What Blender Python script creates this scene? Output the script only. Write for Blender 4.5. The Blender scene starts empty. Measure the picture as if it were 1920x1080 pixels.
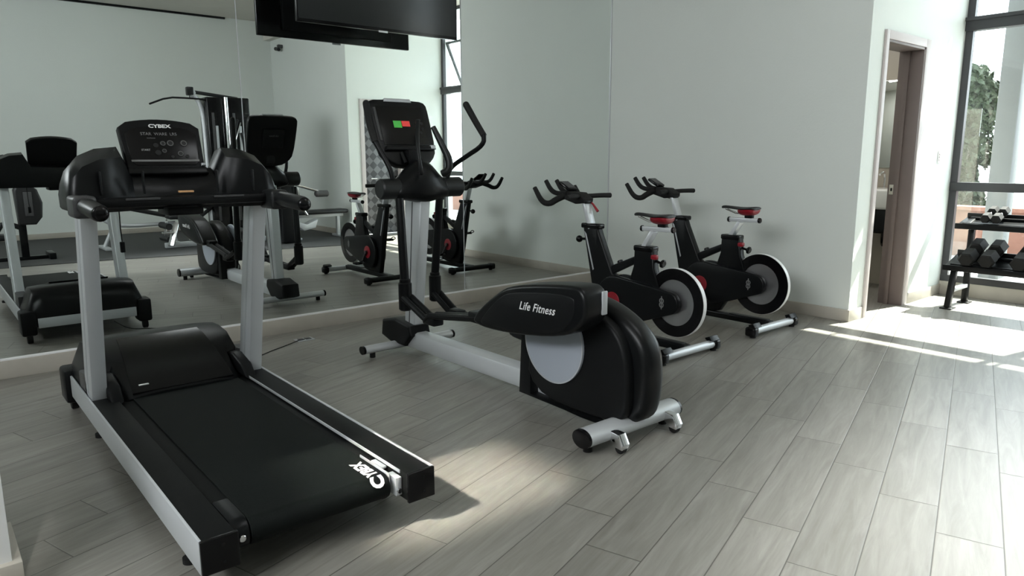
import bpy, bmesh, math, random
from mathutils import Vector, Matrix
random.seed(4)
S = bpy.context.scene
COL = S.collection
PI = math.pi

# ------------------------------------------------------------------ camera
CAM_H = 1.40
F_PX = 1343.0
pitch, yaw, roll = math.radians(10.377), math.radians(50.10), math.radians(-0.214)
Fv = Vector((math.cos(yaw) * math.cos(pitch), math.sin(yaw) * math.cos(pitch), -math.sin(pitch)))
Rv = Vector((math.sin(yaw), -math.cos(yaw), 0))
Uv = Rv.cross(Fv)
R2 = Rv * math.cos(roll) + Uv * math.sin(roll)
U2 = Uv * math.cos(roll) - Rv * math.sin(roll)
cd = bpy.data.cameras.new('camera')
cam = bpy.data.objects.new('camera', cd)
COL.objects.link(cam)
cam.matrix_world = Matrix(((R2.x, U2.x, -Fv.x, 0), (R2.y, U2.y, -Fv.y, 0), (R2.z, U2.z, -Fv.z, CAM_H), (0, 0, 0, 1)))
cd.sensor_fit = 'HORIZONTAL'; cd.sensor_width = 36.0
cd.lens = F_PX / 1920 * 36.0
cd.clip_start = 0.05
S.camera = cam

# ------------------------------------------------------------------ world, sun, daylight
SKY = 6.8
w = bpy.data.worlds.new('sky'); S.world = w; w.use_nodes = True
bgn = w.node_tree.nodes['Background']
bgn.inputs[0].default_value = (0.86, 0.94, 1.0, 1)
bgn.inputs[1].default_value = SKY
sd = bpy.data.lights.new('sun', 'SUN'); so = bpy.data.objects.new('sun', sd); COL.objects.link(so)
sd.energy = 34.0; sd.angle = math.radians(0.6); sd.color = (1.0, 0.95, 0.86)
sun_dir = Vector((-1, 0.2, -1.12))
so.rotation_euler = sun_dir.to_track_quat('-Z', 'Y').to_euler()
so.location = (14, 0, 8)

def area(name, loc, direction, sx, sy, power, color=(1, 1, 1), spread=PI):
    d = bpy.data.lights.new(name, 'AREA'); o = bpy.data.objects.new(name, d); COL.objects.link(o)
    d.shape = 'RECTANGLE'; d.size = sx; d.size_y = sy; d.energy = power; d.color = color; d.spread = spread
    o.location = loc; o.rotation_euler = Vector(direction).to_track_quat('-Z', 'Y').to_euler()
    return o
# daylight through the big window (outside the glass); left light comes from added lamps
pt = area('window_portal', (8.20, 1.06, 2.1), (-1, 0, 0), 3.4, 3.9, 1, (1, 1, 1)); pt.data.cycles.is_portal = True
# unseen fill lamp added under the ceiling to lift the room
area('ceiling_fill', (3.2, 1.0, 4.08), (0, 0, -1), 1.2, 1.2, 25, (0.95, 0.98, 1.0))
area('left_fill', (-2.75, 1.2, 3.2), (1, 0.1, -0.18), 3.4, 1.3, 175, (0.97, 0.98, 0.98))  # unseen fill lamp, added to brighten the walls from the left
area('added_floor_beam', (-2.15, 2.40, 3.98), (1, 0, -1.0), 0.66, 0.86, 5.0, (1.0, 0.94, 0.83), math.radians(3.2))  # added narrow beam that makes the warm floor patch beside the treadmill
area('added_floor_beam', (-2.10, 0.45, 3.3), (1, 0.02, -0.60), 1.3, 1.1, 36.0, (0.96, 0.98, 1.0), math.radians(16))  # added soft beam, brightens the floor on the right

spd = bpy.data.lights.new('pillar_fill_spot', 'SPOT'); spo = bpy.data.objects.new('pillar_fill_spot', spd); COL.objects.link(spo)  # unseen spot, added to brighten the left pillar
spd.energy = 260; spd.spot_size = math.radians(16); spd.spot_blend = 0.5; spd.shadow_soft_size = 0.03; spd.color = (1, .98, .95)
spo.location = (-0.35, 0.9, 4.0); spo.rotation_euler = (Vector((-0.30, 2.655, 0.75)) - Vector(spo.location)).to_track_quat('-Z', 'Y').to_euler()

S.view_settings.view_transform = 'Standard'; S.view_settings.look = 'None'
S.view_settings.exposure = 0.0; S.view_settings.gamma = 1.0
S.view_settings.use_curve_mapping = False
S.cycles.max_bounces = 10; S.cycles.diffuse_bounces = 5; S.cycles.glossy_bounces = 5
S.cycles.transparent_max_bounces = 16; S.cycles.transmission_bounces = 6
S.cycles.sample_clamp_indirect = 8.0
S.cycles.use_denoising = True

# ------------------------------------------------------------------ materials
def P(name, col, rough=0.5, metal=0.0, spec=0.5, bump=0.0, bscale=200.0, var=0.0, vscale=3.0, coat=0.0, emit=None, estr=0.0):
    m = bpy.data.materials.new(name); m.use_nodes = True
    nt = m.node_tree; b = nt.nodes['Principled BSDF']
    b.inputs['Base Color'].default_value = (*col, 1); b.inputs['Roughness'].default_value = rough
    b.inputs['Metallic'].default_value = metal; b.inputs['Specular IOR Level'].default_value = spec
    b.inputs['Coat Weight'].default_value = coat
    if emit: b.inputs['Emission Color'].default_value = (*emit, 1); b.inputs['Emission Strength'].default_value = estr
    tc = nt.nodes.new('ShaderNodeTexCoord')
    if bump:
        n = nt.nodes.new('ShaderNodeTexNoise'); n.inputs['Scale'].default_value = bscale; n.inputs['Detail'].default_value = 4
        nt.links.new(tc.outputs['Object'], n.inputs['Vector'])
        bp = nt.nodes.new('ShaderNodeBump'); bp.inputs['Strength'].default_value = bump; bp.inputs['Distance'].default_value = 0.004
        nt.links.new(n.outputs['Fac'], bp.inputs['Height']); nt.links.new(bp.outputs[0], b.inputs['Normal'])
    if var:
        n = nt.nodes.new('ShaderNodeTexNoise'); n.inputs['Scale'].default_value = vscale; n.inputs['Detail'].default_value = 5
        nt.links.new(tc.outputs['Object'], n.inputs['Vector'])
        mp = nt.nodes.new('ShaderNodeMapRange'); mp.inputs[3].default_value = 1 - var; mp.inputs[4].default_value = 1 + var
        nt.links.new(n.outputs['Fac'], mp.inputs[0])
        mx = nt.nodes.new('ShaderNodeVectorMath'); mx.operation = 'SCALE'; mx.inputs[0].default_value = col
        nt.links.new(mp.outputs[0], mx.inputs['Scale']); nt.links.new(mx.outputs[0], b.inputs['Base Color'])
    return m

M = {}
M['wall'] = P('painted_plaster', (0.68, 0.715, 0.685), 0.75, bump=0.25, bscale=60, var=0.03, vscale=1.2)
M['ceil'] = P('ceiling_plaster', (0.62, 0.60, 0.55), 0.8, bump=0.1, bscale=40, var=0.05)
M['base'] = P('skirting_tile', (0.42, 0.39, 0.34), 0.45, var=0.12, vscale=8)
M['white'] = P('white_paint', (0.8, 0.8, 0.8), 0.5)
M['black'] = P('black_plastic', (0.006, 0.0065, 0.007), 0.42, spec=.16, bump=0.08, bscale=900)
M['black_sat'] = P('satin_black_plastic', (0.0035, 0.004, 0.0045), 0.34, spec=.22)
M['gloss'] = P('gloss_black_plastic', (0.003, 0.003, 0.0035), 0.2, spec=.25)
M['rubber'] = P('black_rubber', (0.009, 0.009, 0.009), 0.7, spec=.3, bump=0.3, bscale=300)
M['belt'] = P('treadmill_belt_rubber', (0.0045, 0.006, 0.0055), 0.6, spec=.12, bump=0.35, bscale=420, var=0.15, vscale=6)
M['rail'] = P('ribbed_black_rail', (0.0045, 0.005, 0.005), 0.5, spec=.14, bump=0.2, bscale=500)
M['mat'] = P('rubber_gym_mat', (0.035, 0.036, 0.036), 0.7, bump=0.4, bscale=120, var=0.3, vscale=90)
M['alu'] = P('silver_painted_metal', (0.58, 0.60, 0.62), 0.38, metal=0.3, bump=0.03, bscale=300)
M['silver'] = P('silver_grey_paint', (0.46, 0.48, 0.50), 0.4, metal=0.25)
M['chrome'] = P('chrome', (0.8, 0.8, 0.82), 0.12, metal=1.0)
M['steel'] = P('brushed_steel_disc', (0.42, 0.42, 0.43), 0.3, metal=0.9)
M['disc'] = P('light_grey_plastic_disc', (0.34, 0.37, 0.42), 0.4, bump=0.02)
M['red'] = P('red_plastic', (0.24, 0.005, 0.014), 0.4)
M['rim'] = P('white_rim_band', (0.75, 0.75, 0.75), 0.35)
M['pad'] = P('black_vinyl', (0.012, 0.012, 0.013), 0.45, spec=.35, bump=0.15, bscale=250)
M['greyp'] = P('grey_plastic', (0.05, 0.05, 0.053), 0.4)
M['dgrey'] = P('dark_grey_plastic', (0.011, 0.012, 0.0125), 0.38, spec=.3)
M['ink'] = P('white_print', (0.75, 0.75, 0.75), 0.5)
M['inkg'] = P('grey_print', (0.17, 0.17, 0.17), 0.5)
M['orange'] = P('orange_label', (0.75, 0.42, 0.2), 0.5)
M['frame'] = P('window_frame_metal', (0.045, 0.046, 0.05), 0.4, metal=0.2)
M['wood'] = P('grey_brown_door_wood', (0.15, 0.118, 0.108), 0.5, bump=0.1, bscale=80, var=0.12, vscale=6)
M['casing'] = P('pale_door_casing', (0.52, 0.47, 0.46), 0.5, var=0.05)
M['ceramic'] = P('white_ceramic', (0.75, 0.75, 0.72), 0.15)
M['tile'] = P('restroom_wall_tile', (0.42, 0.38, 0.32), 0.4, var=0.1)
M['concrete'] = P('pale_concrete', (0.50, 0.51, 0.51), 0.8, bump=0.3, bscale=30, var=0.06)
M['terra'] = P('terracotta_plaster', (0.20, 0.095, 0.07), 0.85, bump=0.3, bscale=30, var=0.12)
M['column'] = P('darkened_concrete', (0.125, 0.135, 0.14), 0.8, bump=0.3, bscale=30, var=0.08)  # concrete colour darkened to keep the column from burning out in the daylight
M['bark'] = P('bark', (0.12, 0.09, 0.06), 0.9, bump=0.5, bscale=40)
M['leafm'] = P('leaf', (0.022, 0.038, 0.014), 0.6, var=0.5, vscale=5)
M['leafp'] = P('pale_leaf', (0.045, 0.065, 0.035), 0.6, var=0.4, vscale=5)
M['grate'] = P('metal_grate', (0.25, 0.28, 0.28), 0.4, metal=0.5)
M['screen'] = P('tv_screen', (0.016, 0.018, 0.018), 0.25, spec=.35)
M['led_g'] = P('green_led', (0.02, 0.2, 0.02), 0.4, emit=(0.07, 0.42, 0.07), estr=0.5)
M['led_r'] = P('red_led', (0.3, 0.02, 0.02), 0.4, emit=(0.75, 0.06, 0.05), estr=0.5)
M['brass'] = P('brushed_nickel', (0.6, 0.57, 0.5), 0.3, metal=0.9)

def mat_mirror():
    m = bpy.data.materials.new('wall_mirror'); m.use_nodes = True; nt = m.node_tree
    b = nt.nodes['Principled BSDF']
    b.inputs['Base Color'].default_value = (0.84, 0.875, 0.86, 1); b.inputs['Metallic'].default_value = 1; b.inputs['Roughness'].default_value = 0.0
    return m
M['mirror'] = mat_mirror()
def mat_glass():
    m = bpy.data.materials.new('window_glass'); m.use_nodes = True; nt = m.node_tree; nt.nodes.clear()
    o = nt.nodes.new('ShaderNodeOutputMaterial'); t = nt.nodes.new('ShaderNodeBsdfTransparent'); g = nt.nodes.new('ShaderNodeBsdfGlossy')
    t.inputs[0].default_value = (0.93, 0.96, 0.95, 1); g.inputs['Roughness'].default_value = 0.02
    f = nt.nodes.new('ShaderNodeLayerWeight'); p5 = nt.nodes.new('ShaderNodeMath'); p5.operation = 'POWER'; p5.inputs[1].default_value = 5.0
    ma = nt.nodes.new('ShaderNodeMath'); ma.operation = 'MULTIPLY_ADD'; ma.inputs[1].default_value = 0.92; ma.inputs[2].default_value = 0.04; mx = nt.nodes.new('ShaderNodeMixShader')
    nt.links.new(f.outputs['Facing'], p5.inputs[0]); nt.links.new(p5.outputs[0], ma.inputs[0]); nt.links.new(ma.outputs[0], mx.inputs[0]); nt.links.new(t.outputs[0], mx.inputs[1]); nt.links.new(g.outputs[0], mx.inputs[2]); nt.links.new(mx.outputs[0], o.inputs[0])
    return m
M['glass'] = mat_glass()

def mat_floor():
    m = bpy.data.materials.new('wood_look_floor_tile'); m.use_nodes = True; nt = m.node_tree; N = nt.nodes; L = nt.links
    b = N['Principled BSDF']
    tc = N.new('ShaderNodeTexCoord')
    mp = N.new('ShaderNodeMapping'); mp.inputs['Rotation'].default_value = (0, 0, -math.radians(17.36))
    L.new(tc.outputs['Object'], mp.inputs['Vector'])
    sp = N.new('ShaderNodeSeparateXYZ'); L.new(mp.outputs[0], sp.inputs[0])
    def mt(op, a, bb=None, c=None):
        n = N.new('ShaderNodeMath'); n.operation = op
        for i, v in enumerate((a, bb, c)):
            if v is None: continue
            if isinstance(v, (int, float)): n.inputs[i].default_value = v
            else: L.new(v, n.inputs[i])
        return n.outputs[0]
    W_, L_ = 0.215, 0.985
    v = mt('DIVIDE', mt('SUBTRACT', sp.outputs[1], 0.007), W_)
    row = mt('FLOOR', v); fv = mt('FRACT', v)
    off = mt('MULTIPLY', mt('ADD', row, 1.0), 0.2375)
    u = mt('DIVIDE', mt('SUBTRACT', mt('SUBTRACT', sp.outputs[0], 0.005), off), L_)
    pl = mt('FLOOR', u); fu = mt('FRACT', u)
    dv = mt('MULTIPLY', mt('MINIMUM', fv, mt('SUBTRACT', 1.0, fv)), W_)
    du = mt('MULTIPLY', mt('MINIMUM', fu, mt('SUBTRACT', 1.0, fu)), L_)
    d = mt('MINIMUM', dv, du)
    g = N.new('ShaderNodeMapRange'); g.inputs[1].default_value = 0.0012; g.inputs[2].default_value = 0.0026; L.new(d, g.inputs[0])  # 0 in the joint
    cid = N.new('ShaderNodeCombineXYZ'); L.new(row, cid.inputs[0]); L.new(pl, cid.inputs[1])
    wn = N.new('ShaderNodeTexWhiteNoise'); wn.noise_dimensions = '3D'; L.new(cid.outputs[0], wn.inputs['Vector'])
    # grain: stretched noise, shifted per plank
    gm = N.new('ShaderNodeMapping'); gm.inputs['Scale'].default_value = (1.6, 16, 1); L.new(mp.outputs[0], gm.inputs['Vector'])
    va = N.new('ShaderNodeVectorMath'); va.operation = 'ADD'; L.new(gm.outputs[0], va.inputs[0])
    vs = N.new('ShaderNodeVectorMath'); vs.operation = 'SCALE'; vs.inputs['Scale'].default_value = 13.7; L.new(wn.outputs['Color'], vs.inputs[0]); L.new(vs.outputs[0], va.inputs[1])
    n1 = N.new('ShaderNodeTexNoise'); n1.inputs['Scale'].default_value = 1.3; n1.inputs['Detail'].default_value = 8; n1.inputs['Roughness'].default_value = 0.62; n1.inputs['Distortion'].default_value = 0.9
    L.new(va.outputs[0], n1.inputs['Vector'])
    n2 = N.new('ShaderNodeTexNoise'); n2.inputs['Scale'].default_value = 6; n2.inputs['Detail'].default_value = 6; L.new(va.outputs[0], n2.inputs['Vector'])
    rp = N.new('ShaderNodeValToRGB'); e = rp.color_ramp.elements
    e[0].position = 0.30; e[0].color = (0.160, 0.151, 0.131, 1); e[1].position = 0.70; e[1].color = (0.285, 0.274, 0.248, 1)
    k = e.new(0.5); k.color = (0.220, 0.210, 0.186, 1)
    mixn = mt('ADD', mt('MULTIPLY', n1.outputs['Fac'], 0.8), mt('MULTIPLY', n2.outputs['Fac'], 0.2)); L.new(mixn, rp.inputs[0])
    tone = N.new('ShaderNodeMapRange'); tone.inputs[3].default_value = 0.9; tone.inputs[4].default_value = 1.1; L.new(wn.outputs['Value'], tone.inputs[0])
    sc = N.new('ShaderNodeVectorMath'); sc.operation = 'SCALE'; L.new(rp.outputs[0], sc.inputs[0]); L.new(tone.outputs[0], sc.inputs['Scale'])
    mx = N.new('ShaderNodeMix'); mx.data_type = 'RGBA'; L.new(g.outputs[0], mx.inputs[0]); mx.inputs[6].default_value = (0.07, 0.063, 0.052, 1); L.new(sc.outputs[0], mx.inputs[7])
    L.new(mx.outputs[2], b.inputs['Base Color'])
    b.inputs['Roughness'].default_value = 0.42; b.inputs['Specular IOR Level'].default_value = 0.85
    rr = N.new('ShaderNodeMapRange'); rr.inputs[3].default_value = 0.33; rr.inputs[4].default_value = 0.43; L.new(n2.outputs['Fac'], rr.inputs[0]); L.new(rr.outputs[0], b.inputs['Roughness'])
    bp = N.new('ShaderNodeBump'); bp.inputs['Strength'].default_value = 0.35; bp.inputs['Distance'].default_value = 0.003
    bv = N.new('ShaderNodeMapRange'); bv.interpolation_type = 'SMOOTHSTEP'; bv.inputs[1].default_value = 0.0; bv.inputs[2].default_value = 0.005; L.new(d, bv.inputs[0])
    hh = mt('ADD', bv.outputs[0], mt('MULTIPLY', n1.outputs['Fac'], 0.25)); L.new(hh, bp.inputs['Height']); L.new(bp.outputs[0], b.inputs['Normal'])
    return m
M['floor'] = mat_floor()

def mat_pattern():   # perforated dark door: rows of diamonds
    m = P('patterned_dark_glass', (0.06, 0.06, 0.065), 0.35); nt = m.node_tree; b = nt.nodes['Principled BSDF']
    tc = nt.nodes.new('ShaderNodeTexCoord'); mp = nt.nodes.new('ShaderNodeMapping'); mp.inputs['Rotation'].default_value = (0, PI / 4, 0); mp.inputs['Scale'].default_value = (9, 9, 9)
    ck = nt.nodes.new('ShaderNodeTexChecker'); ck.inputs['Scale'].default_value = 1.0
    ck.inputs[1].default_value = (0.16, 0.16, 0.17, 1); ck.inputs[2].default_value = (0.05, 0.05, 0.055, 1)
    nt.links.new(tc.outputs['Object'], mp.inputs[0]); nt.links.new(mp.outputs[0], ck.inputs[0]); nt.links.new(ck.outputs[0], b.inputs['Base Color'])
    return m
M['pattern'] = mat_pattern()

# ------------------------------------------------------------------ mesh helpers
class MB:
    """collects shapes, given in world coordinates, into ONE mesh object"""
    def __init__(s): s.bm = bmesh.new()
    def _merge(s, t, mtx=None):
        if mtx is not None: bmesh.ops.transform(t, matrix=mtx, verts=t.verts)
        me = bpy.data.meshes.new('t'); t.to_mesh(me); t.free(); s.bm.from_mesh(me); bpy.data.meshes.remove(me); return s
    def box(s, x0, x1, y0, y1, z0, z1, bev=0.0, seg=2, mtx=None):
        t = bmesh.new(); bmesh.ops.create_cube(t, size=1)
        for v in t.verts: v.co = Vector((x0 + (v.co.x + .5) * (x1 - x0), y0 + (v.co.y + .5) * (y1 - y0), z0 + (v.co.z + .5) * (z1 - z0)))
        if bev: bmesh.ops.bevel(t, geom=t.edges[:], offset=min(bev, .49 * min(abs(x1 - x0), abs(y1 - y0), abs(z1 - z0))), segments=seg, affect='EDGES', profile=0.5)
        return s._merge(t, mtx)
    def beam(s, a, b, w, h, bev=0.003, up=(0, 0, 1)):
        """rectangular bar from a to b, w across, h along 'up'"""
        a = Vector(a); b = Vector(b); d = b - a; l = d.length; z = d.normalized(); x = Vector(up).cross(z)
        if x.length < 1e-4: x = Vector((1, 0, 0))
        x.normalize(); y = z.cross(x)
        m = Matrix(((x.x, y.x, z.x, a.x), (x.y, y.y, z.y, a.y), (x.z, y.z, z.z, a.z), (0, 0, 0, 1)))
        return s.box(-w / 2, w / 2, -h / 2, h / 2, 0, l, bev, 2, m)
    def prism(s, pts, axis, a0, a1, bev=0.0, seg=2, smooth_pts=0):
        """polygon (2D list) extruded along axis; 'x': pts are (y,z), 'y': (x,z), 'z': (x,y)"""
        for _ in range(smooth_pts):
            q = []
            n = len(pts)
            for i in range(n):
                p0, p1 = pts[i], pts[(i + 1) % n]
                q.append((p0[0] * .75 + p1[0] * .25, p0[1] * .75 + p1[1] * .25)); q.append((p0[0] * .25 + p1[0] * .75, p0[1] * .25 + p1[1] * .75))
            pts = q
        t = bmesh.new()
        def mk(p, a): return {'x': (a, p[0], p[1]), 'y': (p[0], a, p[1]), 'z': (p[0], p[1], a)}[axis]
        A = [t.verts.new(mk(p, a0)) for p in pts]; B = [t.verts.new(mk(p, a1)) for p in pts]
        fa = t.faces.new(A); fb = t.faces.new(B[::-1])
        for i in range(len(pts)): t.faces.new((A[i], B[i], B[(i + 1) % len(pts)], A[(i + 1) % len(pts)]))
        bmesh.ops.recalc_face_normals(t, faces=t.faces)
        if bev: bmesh.ops.bevel(t, geom=list(set(fa.edges[:] + fb.edges[:])), offset=bev, segments=seg, affect='EDGES', profile=0.5, clamp_overlap=True)
        return s._merge(t)
    def tube(s, path, r, n=12, cap=True, smooth=0, flat=1.0, flatdir=None):
        pts = [Vector(p) for p in path]; rs = [r] * len(pts) if isinstance(r, (int, float)) else list(r)
        for _ in range(smooth):
            q = [pts[0]]; qr = [rs[0]]
            for i in range(len(pts) - 1):
                q += [pts[i].lerp(pts[i + 1], .25), pts[i].lerp(pts[i + 1], .75)]; qr += [rs[i] * .75 + rs[i + 1] * .25, rs[i] * .25 + rs[i + 1] * .75]
            q.append(pts[-1]); qr.append(rs[-1]); pts, rs = q, qr
        t = bmesh.new(); rings = []; ref = None
        for i, p in enumerate(pts):
            d = (pts[min(i + 1, len(pts) - 1)] - pts[max(i - 1, 0)]).normalized()
            if ref is None:
                ref = Vector(flatdir) if flatdir else (Vector((0, 0, 1)) if abs(d.z) < .9 else Vector((1, 0, 0)))
            x = (ref - d * ref.dot(d)); x = x.normalized() if x.length > 1e-5 else d.orthogonal().normalized()
            ref = x if flatdir is None else Vector(flatdir); y = d.cross(x)
            rings.append([t.verts.new(p + x * (math.cos(2 * PI * k / n) * rs[i] * flat) + y * (math.sin(2 * PI * k / n) * rs[i])) for k in range(n)])
        for a, b in zip(rings, rings[1:]):
            for k in range(n): t.faces.new((a[k], a[(k + 1) % n], b[(k + 1) % n], b[k]))
        if cap: t.faces.new(rings[0][::-1]); t.faces.new(rings[-1])
        bmesh.ops.recalc_face_normals(t, faces=t.faces)
        return s._merge(t)
    def cyl(s, a, b, r, n=24, r2=None, bev=0.0):
        a = Vector(a); b = Vector(b); r2 = r if r2 is None else r2
        if bev:
            d = (b - a).normalized() * bev
            return s.tube([a, a + d * .001, a + d, b - d, b - d * .001, b], [max(r - bev, 1e-4), r - bev, r, r2, r2 - bev, max(r2 - bev, 1e-4)], n)
        return s.tube([a, b], [r, r2], n)
    def ring(s, c, axis, r_out, r_in, half, n=48):
        """annulus (wheel band) about axis 'x'"""
        t = bmesh.new(); R = []
        for k in range(n):
            a = 2 * PI * k / n; row = []
            for (r, o) in ((r_out, -half), (r_out, half), (r_in, half), (r_in, -half)):
                p = {'x': (o, r * math.cos(a), r * math.sin(a)), 'y': (r * math.cos(a), o, r * math.sin(a)), 'z': (r * math.cos(a), r * math.sin(a), o)}[axis]
                row.append(t.verts.new(Vector(c) + Vector(p)))
            R.append(row)
        for k in range(n):
            a, b = R[k], R[(k + 1) % n]
            for j in range(4): t.faces.new((a[j], a[(j + 1) % 4], b[(j + 1) % 4], b[j]))
        bmesh.ops.recalc_face_normals(t, faces=t.faces)
        return s._merge(t)
    def ball(s, c, r, sc=(1, 1, 1), n=16):
        t = bmesh.new(); bmesh.ops.create_uvsphere(t, u_segments=n, v_segments=n // 2 + 2, radius=r)
        for v in t.verts: v.co = Vector((v.co.x * sc[0] + c[0], v.co.y * sc[1] + c[1], v.co.z * sc[2] + c[2]))
        return s._merge(t)
    def loft(s, sections, cap=True):
        """closed loops of equal length joined"""
        t = bmesh.new(); R = [[t.verts.new(p) for p in sec] for sec in sections]; n = len(R[0])
        for a, b in zip(R, R[1:]):
            for k in range(n): t.faces.new((a[k], a[(k + 1) % n], b[(k + 1) % n], b[k]))
        if cap: t.faces.new(R[0][::-1]); t.faces.new(R[-1])
        bmesh.ops.recalc_face_normals(t, faces=t.faces)
        return s._merge(t)
    def build(s, name, mat, parent=None, angle=35, sub=0):
        off = Vector((0, 0, 0)); q = parent
        while q is not None: off += q.location; q = q.parent
        if off.length: bmesh.ops.translate(s.bm, vec=-off, verts=s.bm.verts)
        me = bpy.data.meshes.new(name); s.bm.to_mesh(me); s.bm.free()
        me.materials.append(M[mat] if isinstance(mat, str) else mat)
        for p in me.polygons: p.use_smooth = True
        me.set_sharp_from_angle(angle=math.radians(angle))
        o = bpy.data.objects.new(name, me); COL.objects.link(o)
        if parent is not None: o.parent = parent
        if sub:
            md = o.modifiers.new('sub', 'SUBSURF'); md.levels = sub; md.render_levels = sub
        return o

def thing(name, label, cat, loc, group=None):
    o = bpy.data.objects.new(name, None); COL.objects.link(o); o.location = loc; o.empty_display_size = .1
    o['label'] = label; o['category'] = cat
    if group: o['group'] = group
    return o
def tag(o, label, cat, group=None, kind=None):
    o['label'] = label; o['category'] = cat
    if group: o['group'] = group
    if kind: o['kind'] = kind
    return o
def struct(o): o['kind'] = 'structure'; return o
def lab(o, t): o['label'] = t; return o
def dup(root, loc, label, group=None):
    def rec(o, par):
        c = o.copy(); COL.objects.link(c); c.parent = par
        for ch in list(o.children): rec(ch, c)
        return c
    r = rec(root, None); r.location = loc; r['label'] = label
    if group: r['group'] = group
    return r
def text(name, body, size, mat, parent, mtx, extr=0.0006, shear=0.0, spacing=1.0, sx=1.0, bold=0.0):
    cu = bpy.data.curves.new(name, 'FONT'); cu.body = body; cu.size = size; cu.extrude = extr
    cu.space_character = spacing; cu.offset = bold; cu.align_x = 'CENTER'; cu.align_y = 'CENTER'; cu.resolution_u = 3
    to = bpy.data.objects.new(name + '_src', cu); COL.objects.link(to)
    dg = bpy.context.evaluated_depsgraph_get(); me = bpy.data.meshes.new_from_object(to.evaluated_get(dg))
    bpy.data.objects.remove(to); me.name = name
    off = Vector((0, 0, 0)); q = parent
    while q is not None: off += q.location; q = q.parent
    me.transform(Matrix.Translation(-off) @ mtx @ Matrix(((sx, shear, 0, 0), (0, 1, 0, 0), (0, 0, 1, 0), (0, 0, 0, 1))))
    me.materials.clear(); me.materials.append(M[mat]); o = bpy.data.objects.new(name, me); COL.objects.link(o); o.parent = parent
    return o
def frame_mtx(c, right, up):
    r = Vector(right).normalized(); u = Vector(up); u = (u - r * u.dot(r)).normalized(); n = r.cross(u)
    return Matrix(((r.x, u.x, n.x, c[0]), (r.y, u.y, n.y, c[1]), (r.z, u.z, n.z, c[2]), (0, 0, 0, 1)))

# ------------------------------------------------------------------ room shell
XR, YM, YD, XW = 6.042, 5.529, 2.747, 8.044
YB, YN, XL, ZC = -3.85, -0.62, -2.2, 4.10
ZB = 0.103
WT = 0.2
struct(MB().box(XL - .2, XW + .04, YB - .2, YD, -0.12, 0).box(XL - .2, 8.25, YD, YM + .2, -0.12, 0).build('floor', 'floor'))
struct(MB().box(XL - .2, XW + .1, YB - .2, YM + .2, ZC, ZC + .2).build('ceiling', 'ceil'))
struct(MB().box(XL - .2, XR + .2, YM + .012, YM + .2, 0, ZC).build('wall_front', 'wall'))
struct(MB().box(XR, XR + .2, YD + WT, YM + .02, 0, ZC).build('wall_right', 'wall'))
struct(MB().box(XL - .2, XR + .2, YB - .2, YB, 0, ZC).build('wall_back', 'wall'))
struct(MB().box(XR, XR + .2, YB, YN - WT, 0, ZC).build('wall_right_rear', 'wall'))
# door wall with opening 6.34..7.10 x 2.34
d0, d1, dz = 6.34, 7.10, 2.345
wd = MB(); wd.box(XR, d0, YD, YD + WT, 0, ZC).box(d1, XW + .2, YD, YD + WT, 0, ZC).box(d0, d1, YD, YD + WT, dz, ZC)
struct(wd.build('wall_door_side', 'wall'))
# niche wall seen only in the mirror, with opening 6.33..7.12
n0, n1 = 6.33, 7.10
wn_ = MB(); wn_.box(XR, n0, YN - WT, YN, 0, ZC).box(n1, XW + .2, YN - WT, YN, 0, ZC).box(n0, n1, YN - WT, YN, dz, ZC)
struct(wn_.build('wall_niche', 'wall'))
# left wall with an assumed high opening to let light in
wl = MB(); wl.box(XL - .2, XL, YB, YM, 0, 2.5).box(XL - .2, XL, YB, -0.6, 2.5, ZC).box(XL - .2, XL, 3.1, YM, 2.5, ZC).box(XL - .2, XL, -0.6, 3.1, 3.95, ZC)
struct(wl.build('wall_left', 'wall'))
# skirting
def skirt(name, *b):
    m = MB()
    for q in b: m.box(*q, bev=.003)
    return struct(m.build(name, 'base'))
T = .014
skirt('baseboard_front', (XL, XR, YM - .022, YM + .012, 0, .118))
skirt('baseboard_right', (XR - T, XR, YD - T, YM, 0, ZB))
skirt('baseboard_right_rear', (XR - T, XR, YB, YN + T, 0, ZB))
skirt('baseboard_back', (XL, XR, YB, YB + T, 0, ZB))
skirt('baseboard_left', (XL, XL + T, YB, YM, 0, ZB))
skirt('baseboard_door_side', (XR, 6.285, YD - T, YD, 0, ZB), (7.19, XW, YD - T, YD, 0, ZB))
skirt('baseboard_niche', (XR, 6.27, YN, YN + T, 0, ZB), (7.19, XW, YN, YN + T, 0, ZB))
skirt('baseboard_window', (XW - .03, XW + .1, YN, YD, 0, .135))
# dark linear slot along the rear edge of the ceiling, and a dropped beam over the niche side
struct(MB().box(XL, 5.15, YB + .001, YB + .05, ZC - .035, ZC).build('trim_1', 'black'))
struct(MB().box(XR - .14, XR + .0, YB, YN, ZC - .36, ZC).build('trim_2', 'ceil'))
# pillar near the camera on the left edge
pl_ = MB().box(-0.55, 0.118, 2.655, 2.95, 0, ZC, .004); pw = struct(pl_.build('wall_left_pillar', 'white'))
skirt('baseboard_pillar', (-0.56, 0.143, 2.63, 2.97, 0, .125))

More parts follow.
